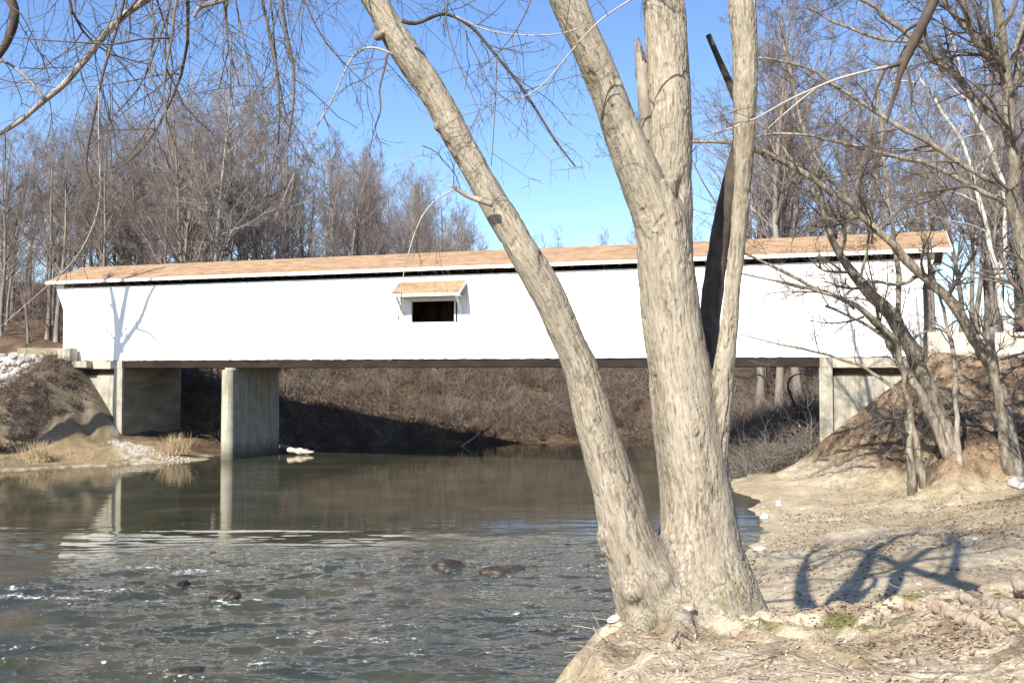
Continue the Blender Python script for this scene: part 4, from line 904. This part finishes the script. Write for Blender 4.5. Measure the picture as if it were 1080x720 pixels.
for P, Rr in bases:
    Q = spline(np.concatenate([P, Rr[:, None]], 1), 10); L = np.linalg.norm(np.diff(Q[:, :3], axis=0), axis=1).sum()
    a_all.append(grow(rng, Q[None, :, :3], Q[None, :, 3], 5.5 * L, .1, 1, (25, 75), 0, .5, 8, .15, -.05, .0035, .4, .2, .8))
for P, Rr in ups:
    Q = spline(np.concatenate([P, Rr[:, None]], 1), 12); L = np.linalg.norm(np.diff(Q[:, :3], axis=0), axis=1).sum()
    big_ = grow(rng, Q[None, :, :3], Q[None, :, 3], 3.4 * L, .05, 1, (30, 80), 0, .35, 9, .15, -.02, .008, .3, .2, 2.6)
    tw.tubes(big_[0] - toff, np.minimum(big_[1], .012), 5)
    up_ = grow(rng, Q[None, :, :3], Q[None, :, 3], 1.3 * L, .25, 1, (30, 60), 0, .5, 9, .12, .09, .02, .3, .2, 3.2); tw.tubes(up_[0] - toff, np.minimum(up_[1], .05), 6); u2 = grow(rng, up_[0], np.minimum(up_[1], .05), 4, .3, 1, (30, 60), .5, .6, 6, .13, .06, .01, .3, .3); tw.tubes(u2[0] - toff, u2[1], 4)  # up_, u2: limbs added out of view to cast branch shadows on the gravel
    a_all.append(grow(rng, big_[0], np.minimum(big_[1], .012), 8, .2, 1, (25, 70), 0, .5, 8, .15, -.09, .004, .4, .2, 1.1))
A = np.concatenate([q_[0] for q_ in a_all]); AR = np.minimum(np.concatenate([q_[1] for q_ in a_all]), .0046)
b_ = grow(rng, A, AR, 3.2, .2, 1, (25, 65), .55, .7, 6, .16, -.04, .0026, .5, .3); c_ = grow(rng, b_[0], b_[1], 1.2, .2, 1, (25, 65), .5, .8, 4, .16, -.03, .0024, .6, .3)
tw.tubes(A - toff, AR, 4).tubes(b_[0] - toff, b_[1], 3).tubes(c_[0] - toff, c_[1], 3)
tw.build('twigs', M['twig'], tree, True)
print('big tree', time.time() - T0)

# tree just outside the right edge: its dark broken limb hangs into the picture, its stems shade the gravel bar
rng = np.random.default_rng(55)
ot = thing('overhanging_tree', 'dark snapped limb with a long pale twig hanging from a tree above the right corner', 'tree', (5.2, 4.6, gz(5.2, 4.6)))
oo = np.array(ot.location)
stm = [[(5.2, 4.6, 2.4, .30), (4.9, 4.9, 4.0, .27), (4.25, 5.4, 6.2, .25), (3.5, 6.0, 8.0, .23), (2.8, 6.5, 9.2, .2), (1.9, 7.4, 10.4, .16), (.9, 8.4, 11.8, .12), (0, 9.4, 13.2, .06)],
       [(4.25, 5.4, 6.2, .2), (4.4, 6.2, 8.5, .16), (4.9, 7.2, 10.5, .12), (5.2, 7.6, 12.5, .06)], [(3.5, 6.0, 8.0, .11), (3.4, 6.5, 8.3, .09), (3.3, 7.0, 8.0, .075), (3.28, 7.3, 7.75, .06)], [(1.9, 7.4, 10.4, .12), (2.2, 8.2, 11.5, .10), (2.6, 9.2, 12.6, .06)]]
mb = MB(); tb = []
for sm in stm:
    o_ = spline(sm, 20); mb.tubes(o_[:, :3] - oo, o_[:, 3], 12, True); tb.append(o_)
mb.build('trunk', M['dark_limb'], ot, True)
for kind, l in (('dark_limb', [(1000, -35, 15), (985, 0, 14), (972, 28, 13), (962, 48, 13), (953, 66, 11), (948, 82, 6), (942, 105, 5), (935, 130, 2.5)]), ('dark_limb', [(954, 64, 8), (946, 68, 7), (938, 70, 5), (932, 74, 4)]),
                ('pale_twig', [(938, 70, 4), (910, 76, 3.4), (880, 84, 3), (855, 95, 2.8), (830, 106, 2.4), (800, 124, 2), (770, 136, 1.6), (745, 141, 1.2)]), ('dark_limb', [(934, 73, 3.5), (926, 90, 3), (919, 112, 1.6)]), ('dark_limb', [(957, 72, 3.5), (961, 90, 2.8), (962, 108, 1.6)]),
                ('pale_twig', [(862, 92, 2.2), (845, 105, 2), (825, 122, 1.6), (805, 140, 1.2)])):
    P, Rr = pxpath(l, 7.4); Rr = Rr * .85; MB().tubes(P - oo, Rr, 9, True).build('branch', M[kind], ot, True); tb.append(np.concatenate([P, Rr[:, None]], 1))
a_ = [grow(rng, q_[None, :, :3], q_[None, :, 3], n_, .25 if l_ < 2 else .72, 1, (30, 75), 0, .4, 8, .15, -.02, .004, .3, .2, l_) for q_, n_, l_ in zip(tb, [14, 8, 2, 8, 3, 2, 9, 2, 2, 3], [2.6, 2.4, .8, 2, .4, .3, .5, .3, .3, .3])]
A = np.concatenate([q_[0] for q_ in a_]); AR = np.minimum(np.concatenate([q_[1] for q_ in a_]), .04)
b_ = grow(rng, A, AR, 4, .2, 1, (25, 65), .5, .6, 6, .15, -.02, .003, .4, .3)
MB().tubes(A - oo, AR, 4).tubes(b_[0] - oo, b_[1], 3).build('crown', M['twig'], ot, True)

# tree left of the picture that throws its shadow on the white boards
def shade_tree(xy, H, label):
    r = thing('bank_tree', label, 'tree', (xy[0], xy[1], gz(*xy) - .1)); link('trunk', protos[2][0], r); link('crown', protos[2][1], r); r.scale = (H / 20,) * 3; return r
rng = np.random.default_rng(66); bx0, by0 = -27.7, 48.1; zg = gz(bx0, by0)
bt = thing('bank_tree', 'forked bare tree just beyond the left edge that shades the white boards', 'tree', (bx0, by0, zg - .2)); mb = MB(); tb = []
for sm in ([(0, 0, .36), (.1, 6, .30), (.0, 12, .26), (.15, 15.2, .24)], [(.15, 15.0, .2), (.0, 16.6, .17), (-.4, 18.2, .12), (-1.0, 19.6, .07)], [(.15, 15.0, .2), (.55, 16.8, .17), (.9, 18.6, .13), (1.5, 21, .06)], [(.1, 14.2, .15), (.9, 15.2, .14), (1.8, 16.2, .12), (2.3, 17.6, .10), (3.2, 18.6, .05)], [(1.3, 15.7, .07), (2.4, 15.4, .05), (3.2, 14.6, .03)]):
    o_ = spline([(a * DX[0], a * DX[1], b - zg + .2 if b else 0, r_) for a, b, r_ in sm], 16); mb.tubes(o_[:, :3], o_[:, 3], 9, True); tb.append(o_)
mb.build('trunk', M['wood_bark'], bt, True)
a_ = [grow(rng, o_[None, :, :3], o_[None, :, 3], 7, .35 if k else .93, 1, (30, 65), 0, .4, 7, .12, .02, .012, .3, .2, 1.8) for k, o_ in enumerate(tb)]
A = np.concatenate([q_[0] for q_ in a_]); AR = np.concatenate([q_[1] for q_ in a_]); b_ = grow(rng, A, AR, 5, .2, 1, (25, 60), .5, .6, 5, .13, .02, .007, .4, .3)
MB().tubes(A, AR, 4).tubes(b_[0], b_[1], 3).build('crown', M['wood_twig'], bt, True)

# ------------------------------------------------------------------ undergrowth
def brush(name, label, x_, y_, hlo, hhi, nst, mat, rng, wild=.25, twn=4, r0=.012, up=.0):
    n = len(x_); z_ = terrain(x_, y_); k = nst; B = n * k
    base = np.repeat(np.stack([x_, y_, z_ - .05], 1), k, 0) + rng.normal(0, .12, (B, 3)) * np.array((1, 1, 0))
    d = rng.normal(0, 1, (B, 3)) * np.array((.75, .75, .2)) + np.array((0, 0, .8)); L = np.repeat(rng.uniform(hlo, hhi, n), k) * rng.uniform(.5, 1.2, B)
    P = paths(rng, base, d, L, 6, wild, -.06 + up); Rr = (r0 * rng.uniform(.6, 1.4, B))[:, None] * np.linspace(1, .3, 6)
    a = grow(rng, P, Rr, twn, .25, 1, (25, 75), .45, .7, 4, .2, -.02, .004, .4, .3)
    o = MB().tubes(P, Rr, 3).tubes(a[0], a[1], 3).build(name, mat, None, True); tag(o, label, 'undergrowth', kind='stuff'); return o
rng = np.random.default_rng(200)
def pick(n, fx, fy, cond):
    xs, ys = [], []
    while sum(len(a) for a in xs) < n:
        a = fx(4000); b = fy(4000); s, q = sq(a, b); D = sdf(a, b, RIVER); ok = cond(a, b, s, q, D); xs.append(a[ok]); ys.append(b[ok])
    return np.concatenate(xs)[:n], np.concatenate(ys)[:n]
far = lambda a, b, s, q, D: (D > .1) & (D < 14) & (q < -5.2)
x_, y_ = pick(1200, lambda n: rng.uniform(-26, 24, n), lambda n: rng.uniform(56, 84, n), far); brush('undergrowth', 'tangled brown brush covering the far bank under the bridge', x_, y_, .7, 2.2, 16, M['brush_a'], rng, r0=.02)
x_, y_ = pick(560, lambda n: rng.uniform(-26, 24, n), lambda n: rng.uniform(56, 84, n), far); brush('undergrowth', 'grey leafless shrubs mixed through the brush of the far bank', x_, y_, .9, 2.6, 10, M['brush_b'], rng, r0=.024)
x_, y_ = pick(520, lambda n: rng.uniform(-60, 30, n), lambda n: rng.uniform(62, 130, n), lambda a, b, s, q, D: (D > 11) & (q < -8)); brush('undergrowth', 'bare understorey shrubs between the trunks of the wood', x_, y_, 1.6, 4.5, 9, M['wood_twig'], rng, .17, 7, .02, .05)
x_, y_ = pick(260, lambda n: rng.uniform(9, 20, n), lambda n: rng.uniform(42, 60, n), lambda a, b, s, q, D: (D > .05) & (q < -.5) & (s < 29.5)); brush('undergrowth', 'pale grey thicket under the right span of the bridge', x_, y_, .8, 2.6, 14, M['brush_b'], rng, .3, r0=.018)
x_, y_ = pick(300, lambda n: rng.uniform(-40, -19, n), lambda n: rng.uniform(40, 58, n), lambda a, b, s, q, D: (D > 2.6) & (q > .8) & (s < -9.8) & (q < 6.5) & ~((s < -12.9) & (q < 4.6))); brush('undergrowth', 'low reddish brown brush on the left bank before the road end', x_, y_, .35, 1.05, 18, M['brush_a'], rng, r0=.019)
x_, y_ = pick(140, lambda n: rng.uniform(-40, -17, n), lambda n: rng.uniform(40, 58, n), lambda a, b, s, q, D: (D > .9) & (q > .8) & (D < 4)); brush('grass', 'short dry grass on the low left bank', x_, y_, .12, .4, 40, M['dry_grass'], rng, .12, 0, .008, .08)['category'] = 'grass'
x_, y_ = pick(150, lambda n: rng.uniform(9, 26, n), lambda n: rng.uniform(28, 44, n), lambda a, b, s, q, D: (D > 2) & (q > 1.2) & (s > 27)); brush('weeds', 'sparse dead weeds on the dirt embankment', x_, y_, .15, .6, 6, M['brush_b'], rng, .2, 3, .006)['category'] = 'weeds'
def clump(px, py, Y, h, label):
    p = W(px, py, Y); zz = gz(p[0], p[1]); B = 260; r_ = thing('grass_clump', label, 'grass clump', (p[0], p[1], zz), 0, 'straw coloured grass clumps on the left bank')
    base = rng.normal(0, .28, (B, 3)) * np.array((1, .7, 0)); d = rng.normal(0, .38, (B, 3)) * np.array((1, 1, .1)) + np.array((0, 0, 1)); P = paths(rng, base, d, h * rng.uniform(.5, 1.15, B), 5, .06, -.05)
    MB().tubes(P, np.full((B, 1), .013) * np.linspace(1, .3, 5), 3).build('blades', M['dry_grass'], r_, True)
clump(40, 474, 50.3, 1.0, 'smaller dry straw coloured grass clump at the far left'); clump(185, 474, 54.3, 1.1, 'dense dry straw coloured grass clump beside the concrete pier')

# driftwood and snags
def log(name, label, pts, mat, sides=9, cat='log', rough=.15):
    o_ = spline(pts, 16); rr2 = o_[:, 3] * (1 + rough * 2 * (vnoise(np.arange(16) * .8, np.full(16, pts[0][0]), seed=2) - .5)); b = o_[0, :3]
    ob = MB().tubes(o_[:, :3] - b, rr2, sides, True).build(name, mat, None, True); ob.location = tuple(b); return tag(ob, label, cat)
p = W(300, 473, 59.5); log('driftwood_log', 'grey drift log lying at the waterline right of the pier', [(p[0] - .6, p[1] + .3, .35, .15), (p[0] + .4, p[1], .2, .16), (p[0] + 1.5, p[1] - .3, .05, .12)], M['old_timber'])
p = W(316, 477, 57.5); log('driftwood_stump', 'bright cream splintered stump at the water beside the pier', [(p[0] - .7, p[1], .28, .11), (p[0] - .1, p[1] - .1, .2, .2), (p[0] + .5, p[1] - .1, .13, .12), (p[0] + .85, p[1] - .1, .16, .03)], M['driftwood'], 8, 'stump', .35)
p = W(505, 466, 64.3); log('snag', 'short dark upright snag standing at the far waterline', [(p[0] + .1, p[1], -.3, .16), (p[0] + .1, p[1], .5, .14), (p[0] + .2, p[1], 1.0, .1)], M['timber'], 8, 'snag')
p = W(490, 468, 64.2); log('fallen_limb', 'pale bare limb slanting into the water beside the dark snag', [(p[0] - .3, p[1], -.1, .09), (p[0] + .6, p[1] + .2, .5, .08), (p[0] + 1.8, p[1] + .8, 1.3, .05)], M['brush_b'], 7, 'limb')
p = W(780, 397, 52.); log('fallen_limb', 'bleached crooked limb in the thicket under the right span', [tuple(W(775, 397, 52)) + (.06,), tuple(W(790, 399, 52)) + (.06,), tuple(W(801, 394, 51.5)) + (.05,), tuple(W(810, 403, 51)) + (.03,)], M['pale_twig'], 6, 'limb')
log('crooked_sapling', 'dark crooked sapling in the thicket under the right span', [tuple(W(836, 470, 49)) + (.10,), tuple(W(841, 445, 49)) + (.09,), tuple(W(838, 425, 49)) + (.085,), tuple(W(828, 405, 49)) + (.055,), tuple(W(838, 392, 48.8)) + (.03,), tuple(W(858, 397, 48.5)) + (.015,)], M['dark_limb'], 8, 'tree')
# exposed roots on the bluff, lower right
def groot(name, label, pts, mat, lift=-.015):
    rows = []
    for (px, py, w, *k) in pts:
        p = hit(px, py); Y = p[1]; rows.append((p[0], p[1], gz(p[0], p[1]) + lift + (k[0] if k else 0), w / FPX * Y / 2))
    o_ = spline(rows, 44); b = o_[0, :3].copy(); mb = MB(); u = np.linspace(0, 1, 44); sd = len(label) * 1.7
    for k in range(4):
        a = k * 1.57 + u * 1.3 + sd; wob = np.stack([fbm(u * 9, np.full(44, sd + k * 3 + m), o=3, seed=61 + m) - .5 for m in range(3)], 1)
        off = np.stack([np.cos(a) * .45, np.cos(a) * .65, np.sin(a) * .42], 1) * o_[:, 3:4] + wob * o_[:, 3:4] * 1.5
        rad = o_[:, 3] * (.46 + .6 * (fbm(u * 7, np.full(44, k + sd), o=2, seed=71) - .5))
        mb.tubes(o_[:, :3] - b + off, rad, 12, True)
    ob = mb.build(name, mat, None, True); ob.location = tuple(b); tag(ob, label, 'root')
    m_ = ob.modifiers.new('r', 'REMESH'); m_.mode = 'VOXEL'; m_.voxel_size = .012; m_ = ob.modifiers.new('s', 'SMOOTH'); m_.iterations = 3
    d_ = bpy.data.meshes.new_from_object(ob.evaluated_get(bpy.context.evaluated_depsgraph_get())); ob.modifiers.clear(); ob.data = d_
    vv = np.zeros(len(d_.vertices) * 3, np.float32); d_.vertices.foreach_get('co', vv); vv = vv.reshape(-1, 3); nn_ = np.zeros(len(vv) * 3, np.float32); d_.vertex_normals.foreach_get('vector', nn_)
    ns = fbm(vv[:, 0] * 16, vv[:, 1] * 16, vv[:, 2] * 16, 4, 7) - .5; vv = vv + nn_.reshape(-1, 3) * (ns * .05)[:, None]; d_.vertices.foreach_set('co', vv.astype(np.float32).ravel())
    d_.polygons.foreach_set('use_smooth', np.ones(len(d_.polygons), bool)); return ob
groot('exposed_root', 'thick peeled pinkish root slanting across the bank at lower right', [(950, 633, 8, -.04), (985, 641, 17, -.0), (1010, 652, 19, .0), (1040, 664, 18, .0), (1064, 672, 15, -.02), (1080, 680, 8, -.05)], M['root_pink'])
groot('exposed_root', 'dark forked root lying behind the pinkish root', [(985, 626, 9, -.03), (1008, 631, 15, .02), (1030, 639, 17, .02), (1060, 650, 20, .02), (1098, 660, 17, .0)], M['root'])
groot('exposed_root', 'knobbly grey root rising at the right edge of the bank', [(1036, 628, 12, .0), (1054, 625, 20, .05), (1075, 628, 24, .06), (1102, 634, 22, .05)], M['root'])
groot('exposed_root', 'smooth pale root along the bottom edge right of centre', [(920, 698, 10, -.05), (950, 692, 17, -.03), (985, 700, 18, -.03), (1020, 710, 15, -.04), (1050, 722, 10, -.06)], M['root'])
groot('exposed_root', 'thin bent root at the bottom edge below the trunk', [(690, 712, 6, -.03), (706, 708, 9, -.01), (722, 704, 9, -.01), (742, 702, 5, -.03)], M['root'])
o = link('stone', rock_mesh('stone', rng, .055, .045, .045, M['root_pink'])); Y = 8.2; p = hit(775, 671); o.location = (p[0], p[1], p[2] + .02); tag(o, 'small reddish stone lying below the trunk foot', 'stone')
# dead leaves and twigs lying about
M['old_leaf'] = simple('rotting_leaf', [(.3, (.07, .045, .03)), (.5, (.16, .105, .065)), (.75, (.30, .215, .14))], 37, rough=.8)
def litter(name, label, n, fx, fy, cond, size, rng, mat='leaf'):
    x_, y_ = pick(n, fx, fy, cond); z_ = terrain(x_, y_) + size * .25; a = rng.uniform(0, 6.28, n); tl = rng.normal(0, .35, (n, 2)); sz = size * rng.uniform(.5, 1.3, n)
    lx = np.array((-1, 0, 1, 0, 0)); ly = np.array((0, .55, 0, -.55, 0)); lz = np.array((.3, .0, .25, .0, -.12))
    X = lx[None] * np.cos(a)[:, None] - ly[None] * np.sin(a)[:, None]; Yv = lx[None] * np.sin(a)[:, None] + ly[None] * np.cos(a)[:, None]; Z = lz[None] + X * tl[:, :1] + Yv * tl[:, 1:]
    V = np.stack([x_[:, None] + X * sz[:, None], y_[:, None] + Yv * sz[:, None], z_[:, None] + Z * sz[:, None]], -1)
    f = np.array(((0, 4, 1), (1, 4, 2), (2, 4, 3), (3, 4, 0)))[None] + (np.arange(n) * 5)[:, None, None]
    tag(MB().add(V.reshape(-1, 3), None, f.reshape(-1, 3)).build(name, M[mat]), label, 'leaves', kind='stuff')
inb = lambda a, b, s, q, D: (sdf(a, b, BLUFF) < .1)
litter('leaves', 'dead leaves scattered over the near bank', 4200, lambda n: rng.uniform(0, 7, n), lambda n: rng.uniform(4.5, 10.8, n), inb, .022, rng)
litter('leaves', 'dark rotting leaves caught between the roots at lower right', 2600, lambda n: rng.uniform(2.3, 7, n), lambda n: rng.uniform(5, 10.6, n), lambda a, b, s, q, D: (sdf(a, b, BLUFF) < .1) & (fbm(a * 1.3, b * 1.3, o=3, seed=95) > .52), .026, rng, 'old_leaf')
litter('leaves', 'dry leaves and chaff strewn over the gravel bar', 5000, lambda n: rng.uniform(4, 17, n), lambda n: rng.uniform(13, 34, n), lambda a, b, s, q, D: (D > .4) & (sdf(a, b, BLUFF) > .5) & (fbm(a * .6, b * .9, o=4, seed=97) > .47), .04, rng, 'old_leaf')
litter('leaves', 'dead leaves drifted over the dirt embankment', 9000, lambda n: rng.uniform(9, 26, n), lambda n: rng.uniform(27, 44, n), lambda a, b, s, q, D: (D > 1.5) & (q > .9) & (s > 26) & (terrain(a, b) > .75 + 1.5 * fbm(a * .45, b * .45, o=4, seed=91)), .06, rng, 'old_leaf')
litter('leaves', 'dead leaves lying in the far bank brush', 7000, lambda n: rng.uniform(-26, 20, n), lambda n: rng.uniform(57, 80, n), far, .11, rng, 'old_leaf')
x_, y_ = pick(1500, lambda n: rng.uniform(0, 7, n), lambda n: rng.uniform(4.5, 10.8, n), inb)
tag(scatter_rocks('pebbles', np.stack([x_, y_, terrain(x_, y_) + .002], 1), np.clip(rng.lognormal(-4.6, .5, len(x_)), .005, .035), bpy.data.materials['pebble_stone'], rng, .6), 'grit and small pebbles on the near bank', 'pebbles', kind='stuff')
x_, y_ = pick(500, lambda n: rng.uniform(0, 7, n), lambda n: rng.uniform(4.5, 10.8, n), inb); B = 500; aa = rng.uniform(0, 6.28, B)
P = paths(rng, np.stack([x_, y_, terrain(x_, y_) + .015], 1), np.stack([np.cos(aa), np.sin(aa), np.zeros(B)], 1), rng.uniform(.06, .4, B), 5, .16, 0.); P[:, :, 2] = np.maximum(P[:, :, 2], terrain(P[:, :, 0].ravel(), P[:, :, 1].ravel()).reshape(P.shape[:2]) + .006)
tag(MB().tubes(P, np.full((B, 5), .0035) * rng.uniform(.6, 1.8, (B, 1)), 4).build('fallen_twigs', M['limb'], None, True), 'broken twigs littering the near bank', 'twigs', kind='stuff')
print('litter', time.time() - T0)

# ------------------------------------------------------------------ light, sky, camera
AZ, EL = R(30), R(40)
sun = bpy.data.lights.new('sun', 'SUN'); sun.energy = 4.6; sun.angle = R(.53); sun.color = (1, .93, .82)
so = bpy.data.objects.new('sun', sun); COL.objects.link(so)
so.rotation_euler = Vector((math.sin(AZ) * math.cos(EL), math.cos(AZ) * math.cos(EL), -math.sin(EL))).to_track_quat('-Z', 'Y').to_euler()
w = bpy.data.worlds.new('World'); SC.world = w; w.use_nodes = True; nt = w.node_tree; nt.nodes.clear()
ow = nt.nodes.new('ShaderNodeOutputWorld'); bg = nt.nodes.new('ShaderNodeBackground'); sk = nt.nodes.new('ShaderNodeTexSky')
sk.sky_type = 'NISHITA'; sk.sun_disc = False; sk.sun_elevation = EL; sk.sun_rotation = math.pi + AZ; sk.air_density = 1.0; sk.dust_density = .5; sk.ozone_density = 3.2; sk.altitude = 200
hs = nt.nodes.new('ShaderNodeHueSaturation'); hs.inputs['Saturation'].default_value = 1.12; hs.inputs['Hue'].default_value = .507; nt.links.new(sk.outputs[0], hs.inputs['Color']); nt.links.new(hs.outputs[0], bg.inputs[0]); nt.links.new(bg.outputs[0], ow.inputs[0]); bg.inputs[1].default_value = .115
cam = bpy.data.cameras.new('camera'); cam.lens = 35; cam.sensor_width = 36; cam.clip_end = 4000; cam.clip_start = .05
co_ = bpy.data.objects.new('camera', cam); COL.objects.link(co_); co_.location = (0, 0, EYE); co_.rotation_euler = (math.pi / 2 + PITCH, 0, 0); SC.camera = co_
vs = SC.view_settings; vs.view_transform = 'Standard'; vs.look = 'None'; vs.gamma = 1; vs.exposure = .95; vs.use_curve_mapping = False
SC.cycles.max_bounces = 6; SC.cycles.diffuse_bounces = 3; SC.cycles.glossy_bounces = 3; SC.cycles.use_denoising = True; SC.cycles.denoiser = 'OPENIMAGEDENOISE'
print('script', time.time() - T0)
